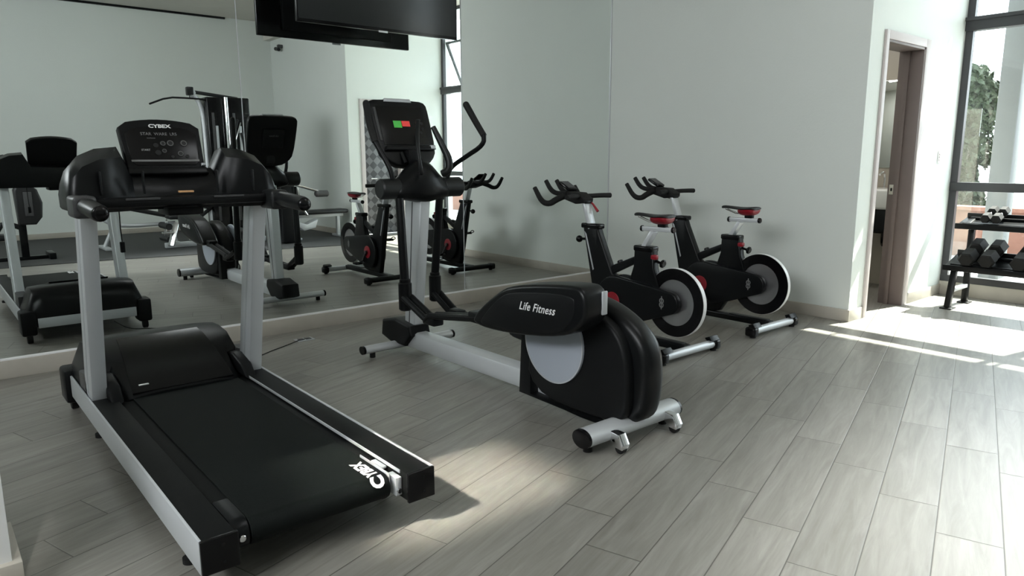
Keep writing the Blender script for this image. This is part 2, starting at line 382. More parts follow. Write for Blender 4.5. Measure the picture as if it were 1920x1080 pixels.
# mirror panels and their frame: kept as separate panels
jx = [-0.42 - 2.02, -0.03, 1.995, 4.026, XR - .002]
for i in range(1, 4):
    a, b = jx[i] + .003, jx[i + 1] - .003
    o = MB().box(a, b, YM - .0, YM + .006, .128, 3.2).build('wall_mirror_panel', 'mirror')
    tag(o, ['left wall mirror panel, behind the treadmill', 'middle wall mirror panel, behind the elliptical and under the television', 'right wall mirror panel beside the corner, reflecting bare wall'][i - 1], 'mirror', 'mirror panels on the front wall')
o = MB().box(jx[0], jx[1] - .003, YM, YM + .006, .128, 3.2).build('wall_mirror_panel', 'mirror')
tag(o, 'outermost wall mirror panel at the left edge, left of the treadmill uprights', 'mirror', 'mirror panels on the front wall')
tr = MB().box(XL + .3, XR - .003, YM - .012, YM + .012, .118, .131, .001)
struct(tr.build('trim_3', 'white'))
for x in (jx[2], jx[3]):
    struct(MB().box(x - .0022, x + .0022, YM - .004, YM + .003, .129, 3.2).build('trim_4', 'alu'))
struct(MB().box(XR - .012, XR - .001, YM - .006, YM + .01, .129, 3.2).build('trim_5', 'alu'))

# ------------------------------------------------------------------ big window (window_1)
w1 = bpy.data.objects.new('window_1', None); COL.objects.link(w1); w1.location = (XW, 1.06, 0); struct(w1)
fx0, fx1 = XW - .01, XW + .05
fr = MB().box(fx0, fx1, YD - .065, YD, .135, ZC).box(fx0, fx1, YN, YN + .065, .135, ZC).box(fx0 - .005, fx1, YN, YD, .135, .20)
fr.box(fx0, fx1, YN, YD, ZC - .06, ZC)
fr.build('window_frame', 'frame', w1)
MB().box(fx0 - .03, fx1 + .02, YN, YD + .0, 2.575, 2.685, .004).build('transom', 'frame', w1)
MB().box(fx0 - .045, fx1, YN - .0, YD + .012, 2.665, 2.70, .004).build('transom_ledge', 'frame', w1)
MB().box(fx0 - .01, fx1, YN, YD, 1.048, 1.135, .004).build('middle_rail', 'frame', w1)
for y in (1.05,):
    MB().box(fx0, fx1, y - .03, y + .03, .2, ZC - .06, .003).build('mullion', 'frame', w1)
MB().box(fx0 + .01, fx1 - .01, 2.10, 2.115, 2.70, ZC - .06).build('mullion', 'frame', w1)
for (y0, y1) in ((YN + .06, 1.02), (1.08, YD - .06)):
    for (z0, z1) in ((.2, 1.05), (1.135, 2.58), (2.69, ZC - .06)):
        MB().box(XW + .018, XW + .024, y0, y1, z0, z1).build('glass_pane', 'glass', w1)
# opened awning sash at the far (mirrored) end
sa = MB()
for z in (2.76, 3.5): sa.beam((XW + .05 + (3.5 - z) * .45, YN + .1, z), (XW + .05 + (3.5 - z) * .45, 0.95, z), .04, .04)
for y in (YN + .12, .93): sa.beam((XW + .05, y, 3.5), (XW + .383, y, 2.76), .04, .04)
sa.build('awning_sash', 'frame', w1)
# unseen high window, assumed in the left wall to admit light
w2 = bpy.data.objects.new('assumed_window', None); COL.objects.link(w2); w2.location = (XL, 1.25, 2.5); struct(w2)
f2 = MB()
for (y0, y1, z0, z1) in ((-.6, 3.1, 2.5, 2.56), (-.6, 3.1, 3.89, 3.95), (-.6, -.54, 2.56, 3.89), (3.04, 3.1, 2.56, 3.89), (1.22, 1.28, 2.56, 3.89)): f2.box(XL - .12, XL - .06, y0, y1, z0, z1, .003)
f2.build('window_frame', 'frame', w2)

# ------------------------------------------------------------------ doorway to the restroom (door_1)
dd = bpy.data.objects.new('door_1', None); COL.objects.link(dd); dd.location = (d0, YD, 0); struct(dd)
MB().box(6.285, d0, YD - .02, YD, 0, 2.415, .003).box(d1, 7.19, YD - .02, YD, 0, 2.415, .003).box(d0, d1, YD - .02, YD, dz, 2.415, .003).build('door_casing', 'casing', dd)
MB().box(d0 - .002, d0 + .022, YD - .012, YD + WT, 0, dz, .002).box(d1 - .022, d1 + .002, YD - .012, YD + WT, 0, dz, .002).box(d0, d1, YD - .012, YD + WT, dz - .022, dz, .002).build('door_jamb', 'wood', dd)
MB().box(d1 - .045, d1 - .022, YD + .10, YD + .14, 0, dz - .02, .002).build('door_stop', 'wood', dd)
sp_ = MB().box(d1 - .025, d1 - .0215, YD + .145, YD + .185, 1.04, 1.13, .001).build('strike_plate', 'brass', dd)
MB().box(d1 - .0255, d1 - .021, YD + .157, YD + .173, 1.07, 1.10, .001).build('latch_hole', 'gloss', sp_)
# restroom shell
rx0, rx1, ry1 = 6.1, 8.12, 4.7
struct(MB().box(rx1, rx1 + .1, YD + WT, ry1, 0, 2.9).build('wall_restroom_right', 'tile'))
struct(MB().box(rx0, rx1 + .1, ry1, ry1 + .1, 0, 2.9).build('wall_restroom_rear', 'tile'))
struct(MB().box(XR + .2, rx1 + .1, YD + WT, ry1 + .1, 2.8, 2.9).build('ceiling_restroom', 'white'))
rm = MB().box(rx1 - .012, rx1 - .002, 3.05, 3.75, 1.27, 2.18, .002).build('restroom_mirror', 'mirror'); tag(rm, 'frameless mirror above the restroom sink, seen through the doorway', 'mirror')
sk = thing('restroom_sink', 'white wall-hung sink under the mirror, seen through the doorway', 'sink', (7.9, 3.4, .84))
MB().box(7.66, rx1 - .004, 3.05, 3.75, .85, 1.06, .03, 3).build('basin', 'ceramic', sk)
MB().box(7.70, rx1 - .004, 3.10, 3.70, .60, .85, .01).build('cabinet', 'gloss', sk)
MB().tube([(8.05, 3.36, .60), (8.05, 3.36, .48), (7.98, 3.32, .44), (7.95, 3.28, .50), (7.95, 3.27, .42), (8.1, 3.27, .40)], .018, 10, smooth=2).build('drain_trap', 'gloss', sk)
MB().tube([(8.03, 3.38, 1.06), (8.03, 3.38, 1.2), (7.98, 3.38, 1.23), (7.90, 3.38, 1.20)], .012, 10, smooth=2).build('faucet', 'chrome', sk)
rl = area('restroom_light', (7.1, 3.9, 2.75), (0, 0, -1), .4, .4, 14, (1, .97, .92))
# niche door (seen in the mirror)
d2 = bpy.data.objects.new('door_2', None); COL.objects.link(d2); d2.location = (n0, YN, 0); struct(d2)
MB().box(6.27, n0, YN, YN + .02, 0, 2.415, .003).box(n1, 7.18, YN, YN + .02, 0, 2.415, .003).box(n0, n1, YN, YN + .02, dz, 2.415, .003).build('door_casing', 'casing', d2)
MB().box(n0, n0 + .022, YN - WT, YN + .01, 0, dz).box(n1 - .022, n1, YN - WT, YN + .01, 0, dz).box(n0, n1, YN - WT, YN + .01, dz - .022, dz).build('door_jamb', 'casing', d2)
MB().box(n0 + .09, n1 - .022, YN - .14, YN - .10, .01, dz - .022, .003).build('door_leaf', 'pattern', d2)
MB().tube([(n0 + .16, YN - .10, 1.02), (n0 + .16, YN - .05, 1.02), (n0 + .28, YN - .05, 1.02)], .009, 8).build('door_handle', 'chrome', d2)

# light switch
sw = thing('light_switch', 'white wall switch plate between doorway and window', 'light switch', (7.68, YD, 1.385))
MB().box(7.645, 7.715, YD - .008, YD, 1.325, 1.445, .003).build('switch_plate', 'white', sw)
for z in (1.345, 1.372, 1.399): MB().box(7.662, 7.698, YD - .012, YD - .007, z, z + .022, .001).build('rocker', 'casing', sw)
# sensor on the rear side wall (in the mirror)
cm = thing('security_camera', 'small grey security camera high on the wall, seen in the mirror', 'camera', (XR, YB + .6, 3.55))
MB().box(XR - .10, XR, YB + .56, YB + .64, 3.54, 3.60, .01).build('wall_mount', 'greyp', cm)
MB().cyl((XR - .10, YB + .66, 3.50), (XR - .10, YB + .50, 3.53), .035, 16, bev=.004).build('camera_body', 'dgrey', cm)

# rubber mat area
rm_ = MB(); rm_.prism([(XL + .02, -.36), (2.0, -.14), (4.4, .30), (6.0, .62), (6.0, YB + .02), (XL + .02, YB + .02)], 'z', 0.0005, .010)
tag(rm_.build('rubber_gym_mat', 'mat'), 'dark speckled rubber mat flooring under the machines at the back', 'mat')

# floor outlet
fo = thing('floor_outlet', 'small metal floor outlet plate between treadmill and elliptical', 'outlet', (2.24, 5.21, 0))
MB().box(2.17, 2.31, 5.165, 5.255, 0, .006, .002).build('cover_plate', 'silver', fo)
MB().box(2.19, 2.235, 5.185, 5.235, .005, .010, .002).build('flap', 'greyp', fo); MB().box(2.245, 2.29, 5.185, 5.235, .005, .010, .002).build('flap', 'greyp', fo)

# ------------------------------------------------------------------ television
tv = thing('television', 'large black flat television hung in front of the mirror', 'television', (3.0, 5.15, 2.37))
tx0, tx1, tz0, tz1 = 2.288, 3.700, 2.368, 3.17
MB().box(tx0, tx1, 5.13, 5.165, tz0, tz1, .006).build('cabinet', 'gloss', tv)
MB().box(tx0 + .012, tx1 - .012, 5.1285, 5.132, tz0 + .022, tz1 - .012, .001).build('screen', 'screen', tv)
MB().box(tx0 + .2, tx1 - .2, 5.165, 5.205, tz0 + .05, tz1 - .25, .012).build('rear_housing', 'black', tv)
MB().box(2.95, 3.03, 5.127, 5.13, tz0 - .012, tz0 + .002, .001).build('logo_tab', 'alu', tv)
mt_ = MB().box(2.85, 3.15, 5.205, 5.23, 2.6, 3.0, .003).beam((3.0, 5.22, 2.85), (3.0, 5.50, 2.85), .05, .05).box(2.9, 3.1, 5.50, 5.528, 2.7, 3.0, .003)
mt_.build('wall_bracket', 'black', tv)

# ------------------------------------------------------------------ treadmill
def build_treadmill():
    t = thing('treadmill', 'black and silver treadmill facing the mirror, nearest machine on the left', 'treadmill', (1.04, 3.4, 0))
    yl, yh = 2.285, 4.62
    for (x0, x1, s) in ((.592, .708, -1), (1.375, 1.490, 1)):
        r = MB().box(x0, x1, yl + .006, yh, .058, .172, .004).build('side_rail', 'rail', t)
        xo = x0 if s < 0 else x1
        a, b = (xo - .006, xo + .004) if s < 0 else (xo - .004, xo + .006)
        lab(MB().box(a, b, yl + .004, yh + .02, .056, .178, .0015).build('side_panel', 'alu', r), 'silver side panel')
        e = MB().box(x0 - .004, x1 + .004, yl - .008, yl + .008, .054, .178, .004, 3).build('end_cap', 'gloss', r)
        for z in (.085, .147): MB().cyl(((x0 + x1) / 2 + .01, yl - .0092, z), ((x0 + x1) / 2 + .01, yl - .0078, z), .006, 12).build('bolt', 'black', e)
    MB().box(1.3712, 1.3748, yl + .06, yh - .3, .160, .1738, .0008).build('edge_strip', 'alu', t)
    # deck + belt
    bx0, bx1 = .775, 1.325
    MB().box(.708, 1.375, 2.50, 4.35, .085, .152, .003).build('deck', 'rail', t)
    prof = []
    yb, zc, r = 2.385, .112, .050
    for k in range(13):
        a = PI / 2 + PI * k / 12; prof.append((yb + r * math.cos(a), zc + r * math.sin(a)))
    prof += [(4.3, zc - r), (4.3, zc + r + .002)]
    belt = MB().prism(prof, 'x', bx0, bx1, .0015, 1).build('running_belt', 'belt', t, angle=25)
    for s, x0, x1 in ((-1, .712, .772), (1, 1.328, 1.371)):
        b = MB()
        pr = [(2.395 + .055 * math.cos(PI / 2 + PI * k / 10), .112 + .055 * math.sin(PI / 2 + PI * k / 10)) for k in range(11)] + [(2.56, .057), (2.56, .167)]
        if s < 0:
            b.prism(pr, 'x', x0, x1, .006); bb = b.build('roller_guard', 'black_sat', t)
            MB().cyl((.742, 2.352, .112), (.742, 2.332, .112), .0125, 16, bev=.002).build('screw', 'chrome', bb)
        else:
            b.box(1.332, 1.336, 2.36, 2.60, .10, .165, .001).box(1.345, 1.368, 2.44, 2.53, .150, .160, .002).box(1.345, 1.372, 2.33, 2.40, .075, .15, .002)
            bb = b.build('roller_bracket', 'alu', t)
            MB().cyl((1.358, 2.322, .095), (1.358, 2.335, .095), .011, 14, bev=.002).cyl((1.352, 2.35, .135), (1.352, 2.50, .135), .006, 10).build('adjusting_bolt', 'chrome', bb)
    # belt lettering, reading along the right edge and wrapping over the roller
    zt = zc + r + .0015
    mt = frame_mtx((1.278, 2.458, zt + .001), (0, 1, 0), (-1, 0, 0))
    text('belt_lettering', 'YBEX', .068, 'ink', belt, mt, sx=.92, bold=.003, spacing=1.0)
    mt = frame_mtx((1.278, 2.3485, zc + .0385), (0, .72, .70), (-1, 0, 0))
    text('belt_lettering', 'C', .072, 'ink', belt, mt, sx=1.0, bold=.004)
    # motor hood
    hood = MB()
    def sec(y, z, hw, zb=.15):
        n = 12; out = []
        for k in range(n + 1):
            u = -1 + 2 * k / n
            zz = z - .03 * abs(u) ** 4 - (z - zb) * max(0, abs(u) - .93) / .07 * .9
            out.append((1.04 + hw * u, y, zz))
        return out + [(1.04 + hw, y, .065), (1.04 - hw, y, .065)]
    hood.loft([sec(y, z, hw) for y, z, hw in ((4.02, .175, .335), (4.10, .215, .345), (4.285, .302, .362), (4.32, .318, .435), (4.45, .358, .448), (4.60, .372, .45), (4.72, .368, .45), (4.79, .335, .448), (4.82, .25, .445), (4.825, .16, .44))])
    hd = hood.build('motor_hood', 'black_sat', t, angle=50)
    ins = MB(); ins.loft([[(1.04 - w_, y, z), (1.04 + w_, y, z), (1.04 + w_, y, z - .01), (1.04 - w_, y, z - .01)] for y, z, w_ in ((4.035, .186, .26), (4.12, .232, .255), (4.29, .3135, .24), (4.43, .361, .23), (4.53, .379, .222))])
    ins.build('hood_inset', 'gloss', hd, angle=50)
    MB().box(.82, .87, 4.075, 4.10, .208, .214, .002).build('hood_badge', 'ink', hd)
    MB().box(.68, 1.40, 4.822, 4.832, .055, .135, .003).build('front_strip', 'silver', t)
    for s in (-1, 1):
        f = MB(); x = 1.04 + s * .425
        f.box(x - .055, x + .055, 4.68, 4.85, .0, .20, .02); fo_ = f.build('front_foot', 'black', t)
        MB().cyl((x - .02, 4.80, -.026), (x + .02, 4.80, -.026), .038, 20, bev=.004).build('transport_wheel', 'rubber', fo_)
    for x in (.64, 1.44):
        for y in (2.62, 4.2): MB().cyl((x, y, -.0655), (x, y, -.045), .028, 16).cyl((x, y, -.05), (x, y, .06), .012, 12).build('levelling_foot', 'rubber', t)
    # uprights
    for s in (-1, 1):
        if s < 0: x0, x1 = .600, .672
        else: x0, x1 = 1.412, 1.484
        pr = [(4.10, .12), (4.275, .12), (3.985, 1.20), (3.84, 1.20)]
        u = MB().prism(pr, 'x', x0, x1, .006).build('upright', 'alu', t)
        xg = x0 if s < 0 else x0
        MB().prism([(4.172, .16), (4.192, .16), (3.92, 1.15), (3.90, 1.15)], 'x', x0 - .001, x0 + .002).prism([(4.172, .16), (4.192, .16), (3.92, 1.15), (3.90, 1.15)], 'x', x1 - .002, x1 + .001).build('cable_groove', 'silver', u)
        xi0, xi1 = (x1 - .005, x1 + .06) if s < 0 else (x0 - .06, x0 + .005)
        MB().prism([(3.98, .165), (4.36, .165), (4.36, .25), (4.20, .27), (4.06, .235)], 'x', xi0, xi1, .015, 3).build('upright_boot', 'black', u)
        MB().prism([(4.20, .16), (4.42, .16), (4.42, .26), (4.22, .28)], 'x', x0, x1, .01).build('boot_cover', 'greyp', u)
    # console housing: arched body across both uprights
    def csec(x, yf, yb_, zt_, zb_):
        return [(x, yf, zb_), (x, yf - .01, zb_ + .04), (x, yf + .03, zt_ - .05), (x, (yf + yb_) / 2, zt_), (x, yb_ - .02, zt_ - .02), (x, yb_, zb_ + .06), (x, yb_ - .01, zb_)]
    cs = []
    for u, zt_, zb_, yf in ((-1.0, 1.235, 1.17, 3.82), (-.985, 1.30, 1.16, 3.80), (-.94, 1.36, 1.155, 3.79), (-.85, 1.412, 1.15, 3.79), (-.7, 1.445, 1.15, 3.80), (-.5, 1.455, 1.15, 3.83), (-.40, 1.35, 1.15, 3.87), (0, 1.34, 1.15, 3.88), (.40, 1.35, 1.15, 3.87), (.5, 1.455, 1.15, 3.83), (.7, 1.445, 1.15, 3.80), (.85, 1.412, 1.15, 3.79), (.94, 1.36, 1.155, 3.79), (.985, 1.30, 1.16, 3.80), (1.0, 1.235, 1.17, 3.82)):
        cs.append(csec(1.045 + .492 * u, yf, 4.06, zt_, zb_))
    ch = MB().loft(cs).build('console_housing', 'black_sat', t, angle=40)
    for u in (-.72, -.35, .35, .72):   # raised cup holder rims on the slanted face
        x = 1.045 + .492 * u
        MB().box(x - .004, x + .004, 3.785, 3.81, 1.23, 1.34, .003).build('holder_rim', 'dgrey', ch)
    MB().beam((.62, 3.76, 1.195), (1.47, 3.76, 1.195), .055, .05, .02, up=(0, 0, 1)).build('cross_bar', 'black', t)
    for x in (.85, 1.25):
        MB().box(x - .075, x + .075, 3.728, 3.734, 1.205, 1.216, .002).build('heart_rate_grip', 'greyp', t)
    MB().box(1.025, 1.095, 3.776, 3.80, 1.232, 1.242, .003).build('stop_key_label', 'orange', ch)
    MB().box(.97, 1.14, 3.79, 3.99, 1.12, 1.16, .01).build('cable_cover', 'black', ch)
    # side sockets and handles
    for s in (-1, 1):
        x = 1.045 + s * .445
        so_ = MB().box(x - .05, x + .045, 3.66, 3.84, 1.135, 1.235, .018, 3).build('handle_socket', 'greyp' if s < 0 else 'dgrey', t)
        h = MB().tube([(x, 3.70, 1.19), (x, 3.60, 1.188), (x, 3.39, 1.176), (x, 3.365, 1.175)], [.038, .038, .037, .030], 20)
        hh_ = h.build('handle', 'dgrey', t)
        MB().ball((x, 3.372, 1.175), .034, (1, .55, 1), 18).build('handle_cap', 'gloss', hh_)
    # display panel, leaning back
    c = Vector((1.022, 3.98, 1.462)); lean = math.radians(24)
    up = Vector((0, math.sin(lean), math.cos(lean))); rt = Vector((1, 0, 0)); nrm = rt.cross(up)  # faces -y
    FM = frame_mtx(c, rt, up)
    def arch(wt, wb, h, n=10, inset=0.0):
        pts = [(-wb / 2 + inset, -h / 2 + .02), (-wb / 2 + .02 + inset, -h / 2 + inset), (wb / 2 - .02 - inset, -h / 2 + inset), (wb / 2 - inset, -h / 2 + .02)]
        for k in range(n + 1):
            a = k / n; xx = (wt / 2 - inset) * (1 - 2 * a); pts.append((xx, h / 2 - inset - .028 * (2 * a - 1) ** 2 - (.02 if k in (0, n) else 0)))
        return pts
    def plate(pts, z0, z1, bev):
        m = MB(); m.prism(pts, 'z', z0, z1, bev, 3); bmesh.ops.transform(m.bm, matrix=FM, verts=m.bm.verts); return m
    dp = plate(arch(.385, .365, .295), -.05, .0, .008).build('display_panel', 'black', t)
    plate(arch(.34, .315, .215, inset=.0), .0, .003, .0015).build('display_glass', 'gloss', dp)
    plate([(-.19, -.16), (.19, -.16), (.185, -.125), (-.185, -.125)], -.055, .02, .008).build('reading_ledge', 'black_sat', dp)
    plate([(-.16, -.088), (.16, -.088), (.16, -.078), (-.16, -.078)], .003, .005, 0).build('display_strip', 'inkg', dp)
    plate([(.165, -.115), (.185, -.115), (.185, -.100), (.165, -.100)], -.01, .016, .006).build('power_knob', 'silver', dp)
    def T(body, x, y, size, mat='inkg', **k):
        text('display_lettering', body, size, mat, dp, FM @ Matrix.Translation((x, y, .0036)), **k)
    T('CYBEX', 0, .105, .026, 'ink', sx=1.3, bold=.001)
    T('STAR  WARE  LR5', -.01, .062, .022)
    T('workouts', -.05, .04, .010)
    T('START', -.085, -.025, .014, 'inkg', bold=.0006)
    for (x, y, r_) in ((-.035, .0, .012), (.0, .01, .014), (.035, .012, .018), (.10, .012, .018), (.0, -.03, .012), (.035, -.062, .008), (.075, -.045, .016), (.105, -.06, .010), (-.03, -.04, .014)):
        bt = MB().cyl((x, y, .003), (x, y, .006), r_, 20, bev=.001)
        bmesh.ops.transform(bt.bm, matrix=FM, verts=bt.bm.verts); bt.build('button', 'dgrey', dp)
    for (x, y, r_) in ((.035, .012, .018), (.10, .012, .018), (.075, -.045, .016), (.0, .01, .014), (.0, -.03, .012)):
        br = MB().ring((x, y, .0062), 'z', r_ * .8, r_ * .66, .0004, 24)
        bmesh.ops.transform(br.bm, matrix=FM, verts=br.bm.verts); br.build('button_ring', 'inkg', dp)
    # dangling safety cord
    MB().tube([(.80, 4.02, 1.16), (.80, 4.03, 1.05), (.802, 4.03, .98)], .003, 6).box(.79, .812, 4.02, 4.04, .93, .985, .004).build('safety_clip', 'black', t)
    # true size: the parts above are drawn a little large and too low; shrink towards eye height
    k = .955
    T = Matrix.Translation(-t.location) @ Matrix.Translation((0, 0, CAM_H)) @ Matrix.Scale(k, 4) @ Matrix.Translation((0, 0, -CAM_H)) @ Matrix.Translation(t.location)
    T2 = Matrix.Translation((t.location.x * k - t.location.x, t.location.y * k - t.location.y, 0))
    for o in t.children_recursive: o.data.transform(T)
    t.location = (t.location.x, t.location.y, 0)
build_treadmill()
cord = MB().tube([(1.16, 4.62, .10), (1.26, 4.66, .02), (1.42, 4.66, .005), (1.68, 4.88, .005), (1.89, 5.03, .005), (2.06, 5.12, .005), (2.20, 5.20, .008)], .0035, 8, smooth=3).build('power_cord', 'rubber')
tag(cord, 'thin black power cord on the floor from the treadmill front to the floor outlet', 'cord')

# ------------------------------------------------------------------ elliptical
def build_elliptical():
    t = thing('elliptical_trainer', 'black and silver elliptical trainer with lit console between treadmill and bikes', 'elliptical trainer', (2.66, 3.3, 0))
    X = 2.66
    # rear foot: flattened tube across
    rf = MB().tube([(2.315, 2.25, .085), (2.99, 2.25, .085)], .060, 24, flat=.78, flatdir=(0, 0, 1)).build('rear_foot', 'alu', t)
    for x, s in ((2.315, -1), (2.99, 1)):
        MB().tube([(x - .002 * s, 2.25, .085), (x + s * .012, 2.25, .085), (x + s * .014, 2.25, .085)], [.061, .059, .052], 24, flat=.78, flatdir=(0, 0, 1)).build('end_cap', 'gloss', rf)
    for x in (2.475, 2.885):
        c = MB().prism([(2.215, .075), (2.20, .105), (2.145, .098), (2.118, .05), (2.125, .025), (2.17, .03), (2.19, .05)], 'x', x - .028, x + .028, .006).build('wheel_bracket', 'chrome', rf)
        MB().cyl((x - .018, 2.150, .026), (x + .018, 2.150, .026), .026, 20, bev=.004).build('transport_wheel', 'rubber', c)
    for x in (2.37, 2.94): MB().cyl((x, 2.27, 0), (x, 2.27, .045), .022, 16).build('levelling_foot', 'rubber', rf)
    # front foot
    ff = MB().tube([(2.33, 4.42, .062), (3.08, 4.42, .062)], .036, 20, flat=.8, flatdir=(0, 0, 1)).build('front_foot', 'alu', t)
    for x, s in ((2.33, -1), (3.08, 1)): MB().tube([(x - .004 * s, 4.42, .062), (x + s * .014, 4.42, .062)], .0375, 20, flat=.8, flatdir=(0, 0, 1)).build('end_cap', 'gloss', ff)
    for x in (2.40, 3.02): MB().cyl((x, 4.42, 0), (x, 4.42, .035), .02, 14).build('levelling_foot', 'rubber', ff)
    # main beam
    MB().beam((X + .02, 4.40, .118), (X + .02, 2.30, .125), .13, .125, .03).build('base_beam', 'alu', t)
    MB().prism([(4.20, .16), (4.22, .23), (4.42, .255), (4.60, .22), (4.62, .10), (4.50, .07), (4.30, .07)], 'x', X - .075, X + .095, .02, 3).build('mast_boot', 'black', t)
    # mast
    ms = MB().prism([(4.36, .20), (4.31, 1.14), (4.10, 1.14), (4.235, .20)], 'x', X - .025, X + .055, .012, 3).build('mast', 'alu', t)
    MB().prism([(4.29, .24), (4.30, .24), (4.215, 1.1), (4.205, 1.1)], 'x', X - .0265, X - .024).build('mast_groove', 'greyp', ms)
    # rear shroud
    base = [(2.97, .085), (2.955, .40), (2.80, .60), (2.58, .70), (2.40, .68), (2.22, .60), (2.125, .50), (2.10, .36), (2.12, .16), (2.20, .09), (2.36, .072)]
    sh = MB().prism(base, 'x', 2.60, 2.745, .045, 4, smooth_pts=2).build('rear_shroud', 'black_sat', t, angle=50)
    fin = [(y + .008, z + .012) for y, z in base]
    MB().prism([(2.92, .10), (2.90, .44), (2.66, .62), (2.42, .645), (2.27, .575), (2.20, .46), (2.185, .30), (2.19, .14), (2.30, .085)], 'x', 2.545, 2.62, .02, 3, smooth_pts=2).build('left_panel', 'black', sh, angle=50)
    MB().prism([(2.92, .10), (2.90, .44), (2.66, .62), (2.42, .645), (2.27, .575), (2.20, .46), (2.185, .30), (2.19, .14), (2.30, .085)], 'x', 2.72, 2.785, .02, 3, smooth_pts=2).build('right_panel', 'black', sh, angle=50)
    MB().prism([(2.995, .075), (2.975, .42), (2.90, .44), (2.90, .085), (2.50, .062), (2.36, .062)], 'x', 2.555, 2.62, .01).build('lower_panel', 'black', sh)
    # crank discs
    for x, s in ((2.545, -1), (2.785, 1)):
        dk = MB().cyl((x, 2.69, .43), (x + s * .014, 2.69, .43), .222, 64, bev=.004)
        do = dk.build('crank_disc', 'disc', t); lab(do, 'light grey round crank disc')
        MB().ring((x + s * .0145, 2.69, .43), 'x', .222, .214, .002, 64).build('disc_edge', 'silver', do)
        MB().box(*sorted((x + s * .013, x + s * .016)), 2.687, 2.690, .50, .52).build('disc_mark', 'inkg', do)
    # pedal arms with covers
    prof = [(3.13, .545), (3.155, .475), (2.86, .475), (2.42, .535), (2.29, .62), (2.265, .70), (2.285, .785), (2.36, .808), (2.80, .750), (2.93, .69)]
    for s, x0, x1, dy, dz_ in ((-1, 2.34, 2.50, 0, 0), (1, 2.81, 2.96, .26, -.20)):
        pp = [(y + dy, z + dz_) for y, z in prof]
        a = MB().prism(pp, 'x', x0, x1, .022, 4, smooth_pts=2).build('pedal_arm', 'black_sat', t, angle=50)
        xo = x0 - .004 if s < 0 else x1 + .004
        face = [(3.06, .53), (3.07, .49), (2.86, .493), (2.45, .55), (2.36, .62), (2.335, .70), (2.35, .765), (2.80, .715), (2.91, .665)]
        face = [(y + dy, z + dz_) for y, z in face]
        lo, hi = sorted((xo, x0 + .03 if s < 0 else x1 - .03))
        cv = MB().prism(face, 'x', lo, hi, .006, 2, smooth_pts=2).build('arm_cover', 'black', a, angle=50)
        if s < 0:
            FMx = frame_mtx((xo - .0006, 2.60, .655), (0, -1, .035), (0, 0, 1))
            text('brand_lettering', 'Life Fitness', .060, 'ink', cv, FMx, shear=.38, bold=.0005, sx=.90, spacing=1.08)
        # pale strip standing in for the highlight on the rounded rear face
        MB().box(x1 - .05, x1 - .015, 2.263 + dy, 2.275 + dy, .66 + dz_, .775 + dz_, .005).build('rear_highlight', 'silver', a)
        # foot plate
        MB().box(x0 - .0, x1 + .0, 2.42 + dy, 2.78 + dy, .775 + dz_, .795 + dz_, .006).build('foot_plate', 'rubber', a) if s > 0 else None
        # link to handle joint
        xm = (x0 + x1) / 2 - .03 * -s * 0
        if s < 0: pts1 = [(3.12, .505), (3.66, .43), (3.70, .40), (3.96, .50)]; jy, jz0, jz1 = 3.985, .41, .60
        else: pts1 = [(3.37, .335), (3.95, .31), (4.10, .31), (4.31, .42)]; jy, jz0, jz1 = 4.33, .36, .555
        lk = MB()
        for o_ in (-.028, .028): lk.tube([(xm + o_, y, z) for y, z in pts1], .021, 10)
        lk.box(xm - .045, xm + .045, pts1[0][0], pts1[0][0] + .12, pts1[0][1] - .035, pts1[0][1] + .03, .012)
        lk.box(xm - .04, xm + .04, pts1[2][0] - .10, pts1[2][0] + .03, pts1[2][1] - .03, pts1[2][1] + .03, .012)
        lk.build('link_bars', 'black', a)
        jx_ = xm if s < 0 else xm
        j = MB().cyl((jx_, jy, jz0), (jx_, jy, jz1), .044, 22, bev=.010).cyl((jx_, jy, jz1 - .02), (jx_, jy, jz1 + .02), .036, 22, bev=.006).build('pivot_joint', 'black_sat', a)
    # moving handles: from pivot up through the hub to the grips
    lowL = [(2.42, 3.985, .58), (2.42, 4.02, 1.14)]
    lowR = [(2.885, 4.33, .54), (2.90, 4.27, 1.12)]
    for s, low, upp, grip in ((-1, lowL, [(2.44, 4.13, 1.26), (2.43, 4.14, 1.33), (2.37, 4.22, 1.50)], [(2.37, 4.22, 1.50), (2.355, 4.26, 1.62), (2.35, 4.28, 1.745)]),
                              (1, lowR, [(2.88, 4.14, 1.26), (2.90, 4.13, 1.33), (2.95, 4.02, 1.40), (2.995, 3.87, 1.48), (2.995, 3.87, 1.55)], [(2.995, 3.87, 1.54), (2.99, 3.95, 1.63), (2.985, 4.05, 1.75)])):
        h = MB().tube(low, [.030, .027], 16).build('moving_handle', 'black_sat', t)
        MB().tube(upp, .0165, 12, smooth=2).build('handle_bar', 'black_sat', h)
        MB().tube(grip, [.021, .022, .023], 14, smooth=1).ball(grip[-1], .0225, n=12).build('grip', 'rubber', h)
    # hub cylinders and upper body
    for x0, x1 in ((2.355, 2.50), (2.84, 3.0)):
        hb = MB().cyl((x0, 4.16, 1.195), (x1, 4.16, 1.195), .068, 32, bev=.010).build('hub', 'dgrey', t)
        hb['label'] = 'dark grey round hub cover'
    def es(x, w, zt, zb): return [(x, 4.16 - w, zb + .03), (x, 4.16 - w * .9, zt - .07), (x, 4.16 - w * .3, zt), (x, 4.16 + w * .6, zt - .01), (x, 4.16 + w, zt - .10), (x, 4.16 + w, zb + .02), (x, 4.16 + w * .5, zb), (x, 4.16 - w * .5, zb)]
